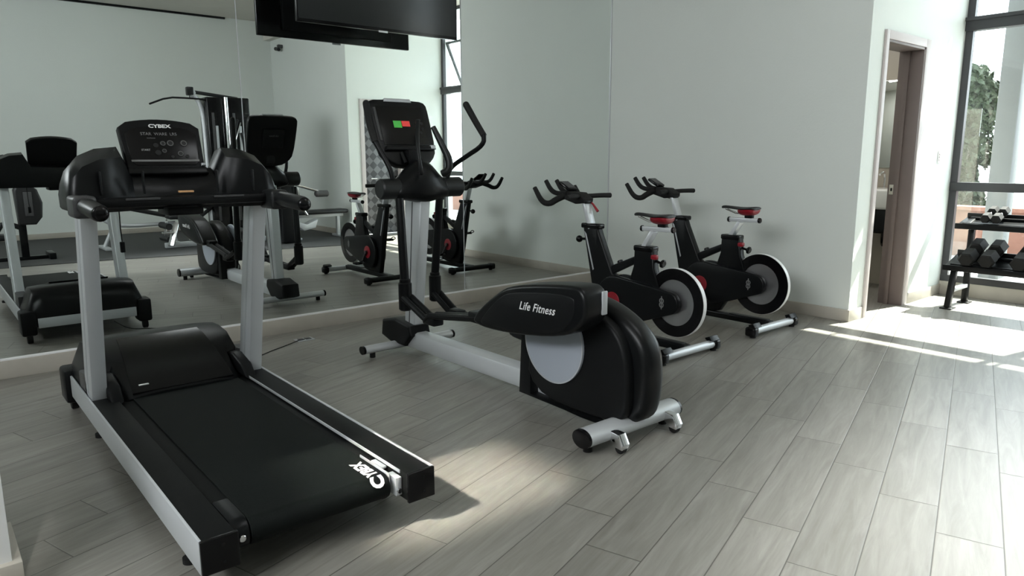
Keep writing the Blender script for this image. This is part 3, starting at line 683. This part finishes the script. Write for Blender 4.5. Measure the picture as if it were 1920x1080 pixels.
    MB().loft([es(2.45, .06, 1.25, 1.13), es(2.48, .085, 1.268, 1.122), es(2.53, .10, 1.30, 1.118), es(2.60, .115, 1.37, 1.105), es(2.65, .12, 1.39, 1.095), es(2.70, .12, 1.39, 1.095), es(2.75, .115, 1.365, 1.105), es(2.81, .10, 1.295, 1.118), es(2.85, .085, 1.268, 1.122), es(2.88, .06, 1.25, 1.13)]).build('upper_housing', 'black_sat', t, angle=80, sub=1)
    # fixed handlebars
    MB().tube([(2.60, 4.05, 1.30), (2.575, 3.985, 1.295), (2.555, 3.97, 1.33), (2.55, 3.99, 1.45), (2.545, 3.98, 1.56), (2.535, 3.955, 1.635)], .0135, 12, smooth=2).build('fixed_handlebar', 'dgrey', t)
    MB().tube([(2.79, 4.07, 1.29), (2.82, 4.03, 1.31), (2.825, 4.03, 1.38), (2.80, 4.07, 1.47), (2.765, 4.13, 1.60)], [.024, .026, .026, .022, .018], 14, smooth=2).build('fixed_handlebar', 'dgrey', t)
    # console
    lean = math.radians(22)
    c = Vector((2.665, 4.33, 1.565)); FM = frame_mtx(c, (1, 0, 0), (0, math.sin(lean), math.cos(lean)))
    def pl(pts, z0, z1, bev, sm=0):
        m = MB(); m.prism(pts, 'z', z0, z1, bev, 3, smooth_pts=sm); bmesh.ops.transform(m.bm, matrix=FM, verts=m.bm.verts); return m
    hexa = [(-.235, .20), (-.18, .245), (.18, .245), (.235, .20), (.21, -.10), (.13, -.215), (-.13, -.215), (-.21, -.10)]
    cn = pl([(-.235, .15), (-.23, .225), (-.17, .245), (.17, .245), (.23, .225), (.235, .15), (.225, -.13), (.18, -.20), (.10, -.245), (-.10, -.245), (-.18, -.20), (-.225, -.13)], -.055, 0, .012, 1).build('console', 'black_sat', t, angle=50)
    pl([(-.18, -.09), (-.18, .19), (.18, .19), (.18, -.09)], .0, .004, .002).build('screen', 'gloss', cn)
    pl([(-.205, -.06), (-.205, .18), (-.188, .18), (-.188, -.06)], -.002, .006, .002).build('side_trim', 'greyp', cn)
    pl([(-.11, .225), (.11, .225), (.10, .250), (-.10, .250)], -.02, .006, .004).build('top_bar', 'silver', cn)
    pl([(-.19, -.135), (.19, -.135), (.18, -.105), (-.18, -.105)], -.01, .03, .006).build('tray', 'black', cn)
    pl([(-.075, .035), (-.075, .085), (-.012, .085), (-.012, .035)], .004, .0052, 0).build('lit_segment', 'led_g', cn)
    pl([(-.008, .045), (-.008, .085), (.055, .085), (.055, .045)], .004, .0052, 0).build('lit_segment', 'led_r', cn)
    for x, y in ((.11, .07), (.15, .07), (.11, .03), (.15, .03), (.13, .0)):
        mb = MB().cyl((x, y, .004), (x, y, .007), .011, 16)
        bmesh.ops.transform(mb.bm, matrix=FM, verts=mb.bm.verts); mb.build('button', 'dgrey', cn)
    pl([(.165, -.13), (.205, -.13), (.205, -.10), (.165, -.10)], -.01, .035, .008).build('port_cover', 'silver', cn)
    pl([(-.10, -.05), (-.10, .13), (.10, .13), (.10, -.05)], -.085, -.05, .012).build('rear_plate', 'black', cn)
    text('console_lettering', 'Life Fitness', .020, 'inkg', cn, FM @ Matrix.Translation((0, .07, -.0865)) @ Matrix.Rotation(PI, 4, 'Y'), shear=.3)
    nk = MB()
    for x in (2.60, 2.73): nk.tube([(x, 4.22, 1.36), (x, 4.27, 1.43)], .014, 10)
    nk.box(2.62, 2.71, 4.21, 4.33, 1.35, 1.45, .015).build('console_neck', 'black', t)
build_elliptical()

# ------------------------------------------------------------------ indoor bikes
def build_bike():
    X = 4.10
    t = thing('indoor_bike', 'black indoor cycling bike nearer the elliptical, with red saddle', 'exercise bike', (X, 3.5, 0), 'indoor cycling bikes')
    # stabilisers
    for y, nm in ((2.955, 'rear_stabilizer'), (4.02, 'front_stabilizer')):
        r = MB().tube([(X - .29, y, .052), (X + .29, y, .052)], .030, 18).build(nm, 'alu' if y < 3.5 else 'black_sat', t)
        for s in (-1, 1):
            x = X + s * .30
            MB().box(x - .035, x + .035, y - .04, y + .05, .012, .085, .018, 3).build('end_cap', 'gloss', r)
            MB().cyl((x - .01 * s, y + .0, 0), (x - .01 * s, y, .02), .022, 14).build('levelling_foot', 'rubber', r)
        if y < 3.5:
            for s in (-1, 1):
                x = X + s * .27
                MB().prism([(y - .035, .085), (y + .02, .085), (y + .03, .10), (y - .01, .115)], 'x', x - .05, x + .05, .006).build('bracket_cover', 'black_sat', r)
    # floor rail
    MB().beam((X, 2.97, .062), (X, 4.02, .062), .075, .05, .008).build('base_rail', 'black_sat', t)
    MB().beam((X, 3.0, .09), (X, 3.35, .09), .05, .01, .003).build('rail_strip', 'dgrey', t)
    # main frame
    fr = MB()
    fr.prism([(3.99, .865), (3.838, .865), (3.812, .80), (3.675, .52), (3.60, .46), (3.40, .47), (3.28, .49), (3.25, .40), (3.45, .10), (3.62, .07), (3.80, .08), (3.86, .30)], 'x', X - .032, X + .032, .012, 3)
    fr.prism([(3.70, .50), (3.44, .625), (3.43, .685), (3.69, .575)], 'x', X - .02, X + .02, .008)
    fr.prism([(3.455, .745), (3.285, .735), (3.27, .60), (3.22, .46), (3.52, .42), (3.46, .60)], 'x', X - .034, X + .034, .012, 3)
    fb = fr.build('frame', 'black_sat', t)
    MB().prism([(3.965, .82), (3.945, .80), (3.86, .53), (3.87, .52)], 'x', X - .036, X - .031, .001).build('frame_trim', 'silver', fb)
    MB().box(X - .04, X + .04, 3.815, 4.005, .845, .885, .012, 3).build('head_collar', 'gloss', fb)
    MB().box(X - .042, X + .042, 3.285, 3.46, .715, .757, .012, 3).build('seat_collar', 'gloss', fb)
    kn = MB().cyl((X, 3.99, .755), (X, 4.04, .752), .010, 10).ball((X - .0, 4.055, .75), .028, n=16).build('adjusting_knob', 'gloss', t)
    MB().cyl((X, 3.31, .66), (X, 3.22, .64), .010, 10).cyl((X, 3.225, .642), (X, 3.20, .636), .030, 18, bev=.008).build('adjusting_knob', 'gloss', t)
    MB().box(X - .036, X + .0, 3.25, 3.30, .665, .70, .008).build('red_release', 'red', fb)
    MB().cyl((X + .01, 3.63, .62), (X + .01, 3.60, .56), .022, 14, bev=.005).build('resistance_dial', 'dgrey', fb)
    # flywheel
    fy, fz, R = 3.085, .375, .245
    fw = MB().ring((X, fy, fz), 'x', R, .166, .021, 72).build('flywheel', 'gloss', t)
    wb = MB().ring((X - .0, fy, fz), 'x', R + .0025, R - .010, .0165, 72); lab(wb.build('rim_band', 'rim', fw), 'white rim band')
    MB().cyl((X - .012, fy, fz), (X + .012, fy, fz), .180, 72).build('wheel_disc', 'steel', fw)
    MB().cyl((X - .045, fy, fz), (X + .045, fy, fz), .030, 24, bev=.006).build('axle', 'dgrey', fw)
    # belt guards on both sides
    gp = []
    c1, r1, c2, r2 = (3.60, .315), .195, (3.10, .375), .082
    dy, dz_ = c2[0] - c1[0], c2[1] - c1[1]; L = math.hypot(dy, dz_); base = math.atan2(dz_, dy); al = math.acos((r1 - r2) / L)
    for k in range(25):
        a = base + al + (2 * PI - 2 * al) * k / 24; gp.append((c1[0] + r1 * math.cos(a), c1[1] + r1 * math.sin(a)))
    for k in range(13):
        a = base - al + 2 * al * k / 12; gp.append((c2[0] + r2 * math.cos(a), c2[1] + r2 * math.sin(a)))
    for s in (-1, 1):
        a, b = sorted((X + s * .026, X + s * .074))
        g = MB().prism(gp, 'x', a, b, .010, 3).build('belt_guard', 'black_sat', t, angle=50)
        FX = frame_mtx((X + s * .0746, 3.155, .375), (0, s, 0), (0, 0, 1))
        rg = MB()
        for yy in (.012, -.018):
            rg.ring((0, yy, 0), 'z', .020, .013, .0006, 20)
        rg.box(-.004, .004, -.05, .045, -.0004, .0006)
        bmesh.ops.transform(rg.bm, matrix=FX, verts=rg.bm.verts); rg.build('guard_emblem', 'inkg', g)
        rd = MB().cyl((X + s * .074, 3.62, .315), (X + s * .082, 3.62, .315), .072, 40, bev=.003).build('crank_cover', 'red', g); lab(rd, 'red round crank cover')
    # cranks and pedals
    for s, ang in ((-1, math.radians(-125)), (1, math.radians(55))):
        cy, cz = 3.62 + .165 * math.cos(ang), .315 + .165 * math.sin(ang)
        ck = MB().beam((X + s * .095, 3.62, .315), (X + s * .098, cy, cz), .016, .026, .004, up=(1, 0, 0)).cyl((X + s * .07, 3.62, .315), (X + s * .11, 3.62, .315), .02, 16, bev=.003).build('crank', 'greyp', t)
        pm = MB().cyl((X + s * .10, cy, cz), (X + s * .20, cy, cz), .008, 10).box(*sorted((X + s * .115, X + s * .20)), cy - .045, cy + .045, cz - .012, cz + .012, .004)
        pm.tube([(X + s * .12, cy + .04, cz), (X + s * .12, cy + .11, cz + .02), (X + s * .15, cy + .125, cz + .05), (X + s * .19, cy + .11, cz + .02), (X + s * .19, cy + .04, cz)], .005, 8, smooth=1)
        pm.build('pedal', 'black', ck)
    # seat post, slider, saddle
    MB().beam((X, 3.41, .70), (X, 3.30, .868), .034, .062, .006, up=(1, 0, 0)).build('seat_post', 'alu', t)
    sl = MB().beam((X, 3.405, .882), (X, 3.135, .887), .034, .034, .006).build('saddle_slider', 'alu', t)
    MB().cyl((X, 3.40, .882), (X, 3.42, .8815), .022, 16, bev=.004).build('slider_cap', 'gloss', sl); MB().cyl((X, 3.12, .8875), (X, 3.14, .887), .022, 16, bev=.004).build('slider_cap', 'gloss', sl)
    MB().cyl((X - .03, 3.22, .925), (X + .03, 3.22, .925), .018, 16, bev=.004).box(X - .02, X + .02, 3.19, 3.26, .90, .94, .008).build('saddle_clamp', 'black', sl)
    pts = ((3.49, .012, .992, .02), (3.45, .022, .998, .03), (3.38, .030, .994, .035), (3.32, .048, .990, .05), (3.26, .075, .990, .065), (3.20, .088, .996, .07), (3.165, .080, .998, .06), (3.15, .055, .992, .04))
    secs = []; low = []
    for y, wv, zt, h in pts:
        row = []
        for k in range(12):
            a = 2 * PI * k / 12; row.append((X + wv * math.cos(a), y, zt - .016 + (.016 if math.sin(a) > 0 else .010) * math.sin(a)))
        secs.append(row)
        low.append([(X + wv * .93 * math.cos(2 * PI * k / 12), y + .006, zt - .026 + (.010 if math.sin(2 * PI * k / 12) > 0 else h * .75) * math.sin(2 * PI * k / 12)) for k in range(12)])
    sdl = MB().loft(secs).build('saddle', 'pad', t, angle=60, sub=1)
    lab(MB().loft(low[3:]).build('saddle_underside', 'red', sdl, angle=60, sub=1), 'red saddle sides')
    MB().tube([(X - .015, 3.44, .965), (X - .02, 3.34, .935), (X - .02, 3.22, .935), (X - .03, 3.18, .955)], .004, 8).tube([(X + .015, 3.44, .965), (X + .02, 3.34, .935), (X + .02, 3.22, .935), (X + .03, 3.18, .955)], .004, 8).build('saddle_rail', 'chrome', sdl)
    # handlebar post and bars
    MB().beam((X, 3.915, .84), (X, 3.995, 1.06), .036, .066, .006, up=(1, 0, 0)).build('handlebar_post', 'alu', t)
    hb = MB().prism([(3.96, 1.045), (3.955, 1.075), (4.03, 1.12), (4.16, 1.125), (4.23, 1.10), (4.20, 1.065), (4.06, 1.03)], 'x', X - .055, X + .055, .012, 3)
    hb.tube([(X - .245, 3.955, 1.092), (X - .16, 3.97, 1.095), (X - .05, 4.03, 1.09), (X + .05, 4.03, 1.09), (X + .16, 3.97, 1.095), (X + .245, 3.955, 1.092)], [.02, .019, .018, .018, .019, .02], 12, smooth=2)
    for s in (-1, 1):
        hb.tube([(X + s * .04, 4.17, 1.095), (X + s * .14, 4.18, 1.065), (X + s * .215, 4.18, 1.03), (X + s * .225, 4.26, 1.045), (X + s * .225, 4.345, 1.155)], [.026, .026, .024, .022, .018], 12, smooth=2)
        hb.tube([(X + s * .055, 4.15, 1.11), (X + s * .06, 4.26, 1.105), (X + s * .06, 4.33, 1.13), (X + s * .06, 4.39, 1.205)], [.02, .02, .02, .018], 12, smooth=2)
    hbo = hb.build('handlebar', 'rubber', t, angle=50)
    dm = MB().box(-.05, .05, -.065, .065, -.012, .012, .008); bmesh.ops.transform(dm.bm, matrix=Matrix.Translation((X + .0, 4.19, 1.165)) @ Matrix.Rotation(math.radians(28), 4, 'X'), verts=dm.bm.verts)
    di = dm.build('bike_display', 'gloss', hbo)
    sm_ = MB().box(-.038, .038, -.045, .045, .012, .014, 0); bmesh.ops.transform(sm_.bm, matrix=Matrix.Translation((X, 4.19, 1.165)) @ Matrix.Rotation(math.radians(28), 4, 'X'), verts=sm_.bm.verts)
    sm_.build('display_face', 'greyp', di)
    MB().box(X - .035, X + .035, 3.955, 4.05, 1.035, 1.06, .008).build('clamp', 'black_sat', hbo)
    return t
bike = build_bike()
def children_named(o, n): return [c for c in o.children if c.name.split('.')[0] == n]
b2 = dup(bike, (5.23, 3.515, 0), 'black indoor cycling bike by the corner of the bare wall, furthest right', 'indoor cycling bikes')
# the near bike has its red brake lever folded down
lv = MB().tube([(4.13, 3.99, 1.06), (4.14, 3.95, 1.03), (4.145, 3.90, .975)], [.008, .008, .011], 10).build('brake_lever', 'red', bike)

# ------------------------------------------------------------------ dumbbell rack by the window
def build_rack():
    t = thing('dumbbell_rack', 'two-tier black dumbbell rack in front of the big window', 'dumbbell rack', (7.5, 1.75, 0))
    for y in (2.40, 1.10):
        e = MB()
        e.beam((7.27, y, .01), (7.36, y, .375), .05, .05, .004, up=(0, 1, 0))
        e.beam((7.70, y, .0), (7.70, y, .80), .05, .05, .004, up=(0, 1, 0))
        e.beam((7.34, y, .355), (7.72, y, .47), .05, .05, .004, up=(0, 1, 0))
        e.beam((7.52, y, .745), (7.74, y, .80), .045, .045, .004, up=(0, 1, 0))
        e.box(7.22, 7.34, y - .05, y + .05, 0, .012, .003).box(7.65, 7.76, y - .05, y + .05, 0, .012, .003)
        ef = e.build('end_frame', 'black_sat', t)
        MB().beam((7.30, y, .17), (7.70, y, .17), .035, .045, .004, up=(0, 1, 0)).build('cross_brace', 'alu', ef)
    for (x0, z0, x1, z1, nm) in ((7.27, .395, 7.62, .495, 'lower_shelf'), (7.47, .765, 7.78, .835, 'upper_shelf')):
        m = MB().beam(((x0 + x1) / 2, 1.0, (z0 + z1) / 2 - .02), ((x0 + x1) / 2, 2.475, (z0 + z1) / 2 - .02), math.hypot(x1 - x0, z1 - z0), .008, .002, up=(-(z1 - z0), 0, (x1 - x0)))
        m.box(x0 - .006, x0 + .012, 1.0, 2.475, z0 - .04, z0 + .012, .003).box(x1 - .012, x1 + .006, 1.0, 2.475, z1 - .03, z1 + .022, .003)
        sh = m.build(nm, 'black_sat', t)
        for f in (.18, .80):
            xx = x0 + (x1 - x0) * f; zz = z0 + (z1 - z0) * f
            MB().box(xx - .02, xx + .02, 1.02, 2.43, zz - .016, zz + .004, .006).build('saddle_rail', 'black', sh)
build_rack()
def dumbbell(y, xf, zf, xr, zr, r, label, grp, first=[None]):
    t = thing('hex_dumbbell', label, 'dumbbell', ((xf + xr) / 2, y, (zf + zr) / 2), grp)
    a = Vector((xf, y, zf)); b = Vector((xr, y, zr)); d = (b - a).normalized(); L = (b - a).length; hl = r * 1.15
    MB().tube([a, a.lerp(b, .3), a.lerp(b, .5), a.lerp(b, .7), b], [.014, .015, .018, .015, .014], 12).build('handle', 'chrome', t)
    for c in (a, b):
        m = MB()
        p = [c - d * hl / 1, c - d * hl * .8, c + d * hl * .8, c + d * hl]
        m.tube(p, [r * .8, r, r, r * .8], 6, flatdir=(0, 1, 0)); m.build('hex_head', 'rubber', t, angle=20)
for y, lbl in ((2.29, 'large black hex dumbbell on the lower shelf, nearest the doorway wall'), (2.13, 'large black hex dumbbell, second from the doorway wall on the lower shelf'), (1.885, 'large black hex dumbbell at the right edge of the photo, lower shelf'), (1.70, 'large black hex dumbbell on the lower shelf, just outside the photo edge')):
    dumbbell(y, 7.33, .488, 7.55, .562, .070, lbl, 'dumbbells on the lower shelf')
for y, lbl in ((2.243, 'small chrome-handled hex dumbbell on the upper shelf, left one of the pair'), (2.158, 'small chrome-handled hex dumbbell on the upper shelf, right one of the pair')):
    dumbbell(y, 7.53, .838, 7.70, .888, .043, lbl, 'dumbbells on the upper shelf')

# ------------------------------------------------------------------ machines at the back, seen in the mirror
def build_gym():
    t = thing('multi_gym', 'tall multi-gym with lat bar and dark weight towers, seen in the mirror', 'weight machine', (4.0, -1.0, 0))
    MB().box(3.0, 4.6, -1.06, -.98, .01, .09, .01).box(4.15, 4.25, -1.7, -.4, .01, .09, .01).build('base_frame', 'alu', t)
    for x0, x1, y0, y1 in ((3.74, 4.00, -1.2, -.82), (4.04, 4.38, -1.25, -.75)):
        sh = MB().box(x0, x1, y0, y1, .09, 2.34, .02, 3).build('weight_shroud', 'gloss', t)
        MB().box(x0 + .06, x0 + .10, y1 - .002, y1 + .004, .4, 2.1, .002).build('shroud_slot', 'greyp', sh)
        MB().box((x0 + x1) / 2 - .02, (x0 + x1) / 2 + .02, y1 - .002, y1 + .004, 1.25, 1.9, .015).build('shroud_window', 'silver', sh)
    MB().tube([(3.74, -1.0, .05), (3.74, -1.0, 1.95), (3.70, -1.0, 2.22), (3.62, -1.0, 2.36), (3.55, -1.0, 2.39)], .036, 16, smooth=2).build('front_upright', 'alu', t)
    MB().tube([(4.02, -.78, .05), (4.02, -.78, 2.34)], .032, 16).build('chrome_post', 'chrome', t)
    MB().beam((3.56, -1.0, 2.42), (4.28, -1.0, 2.34), .07, .05, .01).box(3.50, 3.60, -1.05, -.95, 2.36, 2.49, .015).build('top_boom', 'dgrey', t)
    MB().cyl((3.58, -.955, 2.40), (3.58, -1.045, 2.40), .05, 24, bev=.006).build('pulley', 'silver', t)
    MB().tube([(2.93, -.9, 2.20), (3.20, -.92, 2.31), (3.48, -.95, 2.315), (3.75, -.98, 2.31), (4.0, -1.0, 2.24)], .014, 10, smooth=1).build('lat_bar', 'black', t)
    MB().tube([(3.53, -.95, 2.38), (3.53, -.95, 2.32)], .006, 8).build('cable', 'rubber', t)
    MB().beam((3.95, -.7, 1.35), (4.13, -.62, 2.0), .035, .035, .006).beam((3.95, -.7, 1.35), (3.90, -.55, 1.2), .03, .03, .006).build('press_arm', 'dgrey', t)
    MB().beam((3.99, -.66, 1.35), (4.16, -.58, 1.95), .012, .012, .003).build('press_rod', 'chrome', t)
    MB().tube([(3.45, -.98, .40), (3.75, -.98, .62)], .03, 12).box(3.05, 3.50, -1.12, -.84, .46, .53, .03, 3).build('seat', 'pad', t)
    MB().box(3.60, 3.68, -1.12, -.84, .6, 1.25, .03, 3).build('back_pad', 'pad', t)
    MB().tube([(3.02, -1.2, .36), (3.02, -.76, .36)], .05, 18).tube([(3.02, -1.2, .16), (3.02, -.76, .16)], .05, 18).build('leg_roller', 'pad', t)
    MB().beam((3.04, -.98, .46), (3.0, -.98, .14), .03, .03, .005).build('leg_lever', 'chrome', t)
    MB().beam((3.12, -.72, .42), (2.98, -.60, .08), .10, .03, .008).beam((2.88, -.66, .28), (3.06, -.66, .28), .03, .03, .006).build('foot_plate', 'chrome', t)
    # low side station with chrome hardware
    MB().box(4.60, 4.85, -.55, -.25, .02, 1.0, .03, 3).build('side_station', 'black', t)
    MB().tube([(4.85, -.4, .98), (5.05, -.4, .92), (5.32, -.4, .84)], .02, 10, smooth=1).tube([(4.95, -.4, .9), (5.0, -.4, .6), (5.1, -.4, .45)], .02, 10, smooth=1).build('chrome_arm', 'chrome', t)
    MB().cyl((5.26, -.40, .80), (5.50, -.40, .80), .055, 20, bev=.02).build('roller_pad', 'greyp', t)
    MB().prism([(4.70, .42), (5.05, .30), (5.25, .38), (5.2, .24), (5.0, .20)], 'y', -.5, -.3, .01).build('foot_lever', 'alu', t)
build_gym()
def build_bench():
    t = thing('flat_bench', 'long black padded bench on grey legs beside the multi-gym, seen in the mirror', 'bench', (5.45, -.8, 0))
    MB().box(4.95, 6.0, -.95, -.65, .43, .50, .03, 3).build('padded_top', 'pad', t)
    MB().beam((5.0, -.8, .40), (5.95, -.8, .40), .07, .06, .008).build('spine', 'alu', t)
    for x in (5.05, 5.85):
        MB().box(x - .03, x + .03, -.83, -.77, .03, .40, .006).box(x - .03, x + .03, -1.0, -.6, .0105, .05, .008).build('leg', 'alu', t)
build_bench()
def build_incline():
    t = thing('incline_bench', 'grey tubular incline bench with black pads behind the treadmill, seen in the mirror', 'bench', (2.7, -1.5, 0))
    MB().tube([(1.9, -1.5, .80), (2.15, -1.5, .74), (2.25, -1.5, .45), (2.5, -1.5, .34), (3.3, -1.5, .36)], .03, 12, smooth=2).tube([(2.4, -1.5, .36), (2.25, -1.5, .045)], .03, 12).tube([(3.2, -1.5, .36), (3.3, -1.5, .045)], .03, 12).box(2.2, 2.3, -1.8, -1.2, .011, .05, .01).box(3.25, 3.35, -1.8, -1.2, .011, .05, .01).build('tube_frame', 'alu', t)
    MB().beam((2.65, -1.5, .62), (3.35, -1.5, .44), .28, .07, .03).build('back_pad', 'pad', t)
    MB().beam((2.62, -1.5, .70), (3.05, -1.5, .70), .05, .05, .01).build('arm_rest', 'pad', t)
build_incline()
def build_rower():
    t = thing('chest_press', 'black pulley machine with curved pad at the left, seen in the mirror', 'weight machine', (1.25, -.9, 0))
    MB().box(.6, 1.5, -.94, -.86, .0105, .06, .01).box(1.42, 1.50, -1.1, -.7, .0105, .10, .01).build('base_frame', 'black_sat', t)
    MB().beam((1.16, -.9, .05), (1.16, -.9, 1.05), .09, .08, .01).beam((1.14, -.9, 1.0), (1.02, -.9, 1.45), .06, .06, .01).build('post', 'black_sat', t)
    p = MB().prism([(1.12, .50), (1.32, .50), (1.40, .60), (1.42, .80), (1.37, .98), (1.30, 1.04), (1.14, 1.04), (1.10, .98)], 'y', -1.0, -.78, .03, 3).build('curved_pad', 'pad', t)
    MB().box(1.20, 1.30, -.785, -.772, .62, .95, .01).build('pad_panel', 'greyp', p)
    MB().tube([(1.16, -.9, .45), (.95, -.9, .55), (.85, -.9, .40)], .035, 12, smooth=1).box(.6, 1.0, -1.05, -.75, .30, .38, .03, 3).build('seat', 'pad', t)
build_rower()

# ------------------------------------------------------------------ outside the window
struct(MB().box(XW + .06, 40, -16, 26, -.16, -.04).build('ground_terrace', 'concrete'))
struct(MB().box(XW - .05, XW + 1.19, YN - 1, YD + 1.5, 4.2, 4.4).build('roof_overhang', 'concrete'))
g = MB()
for k in range(5): g.box(8.45, 10.4, .55 + k * .42, .70 + k * .42, -.04, -.025, .002)
gg = g.build('drain_grate', 'grate'); tag(gg, 'row of pale metal drain grates in the terrace beyond the window', 'grate')
pc = MB().box(9.70, 9.92, 2.70, 2.915, -.04, 4.6, .006).build('terrace_column', 'column'); tag(pc, 'slim pale concrete column on the terrace outside the window', 'column')
tw = MB().box(11.6, 11.8, -8, 9, -.04, .62, .01).box(11.55, 11.85, -8, 9, .62, .68, .01); tag(tw.build('garden_wall', 'terra'), 'low terracotta coloured garden wall behind the terrace column', 'wall')
th = MB().box(15.7, 20, -4, 3.95, -.04, 1.75, .02); tag(th.build('terracotta_house', 'terra'), 'terracotta coloured building seen right of the column through the window', 'building')
gp = MB().box(10.9, 10.92, 3.44, 4.4, -.04, 2.0); tag(gp.build('glass_screen', 'glass'), 'clear glass screen in front of the tree left of the column', 'screen')
def tree(x, y, h, wdt, label, leaf, seed, n=16000):
    random.seed(seed)
    t = thing('garden_tree', label, 'tree', (x, y, -.04), 'trees outside the window')
    MB().tube([(x, y, -.04), (x + .05, y, h * .3), (x - .03, y + .05, h * .62)], [.07, .05, .03], 8).build('trunk', 'bark', t)
    bm = bmesh.new(); blobs = [(x + random.uniform(-.5, .5) * wdt, y + random.uniform(-.6, .6) * wdt, random.uniform(.15, .86) * h, random.uniform(.22, .42) * wdt) for _ in range(60)]
    for k in range(n):
        b = random.choice(blobs); d = Vector((random.gauss(0, 1), random.gauss(0, 1), random.gauss(0, 1))).normalized() * b[3] * random.uniform(.55, 1.08)
        c = Vector(b[:3]) + d; a = Vector((random.gauss(0, 1), random.gauss(0, 1), random.gauss(0, 1))).normalized(); u = a.orthogonal().normalized(); v = a.cross(u); s_ = random.uniform(.04, .085)
        vs = [bm.verts.new(c + u * s_), bm.verts.new(c + v * s_ * .45), bm.verts.new(c - u * s_), bm.verts.new(c - v * s_ * .45)]; bm.faces.new(vs)
    m = MB(); m.bm.free(); m.bm = bm; m.build('foliage', leaf, t)
tree(13.0, 4.28, 3.0, .56, 'leafy green tree outside, directly left of the column', 'leafm', 1)
tree(14.9, 5.35, 2.6, .55, 'paler shrub outside, at the window edge by the wall', 'leafp', 2)
tree(14.5, 3.2, 2.9, .50, 'dark green tree outside, just right of the column', 'leafm', 3)
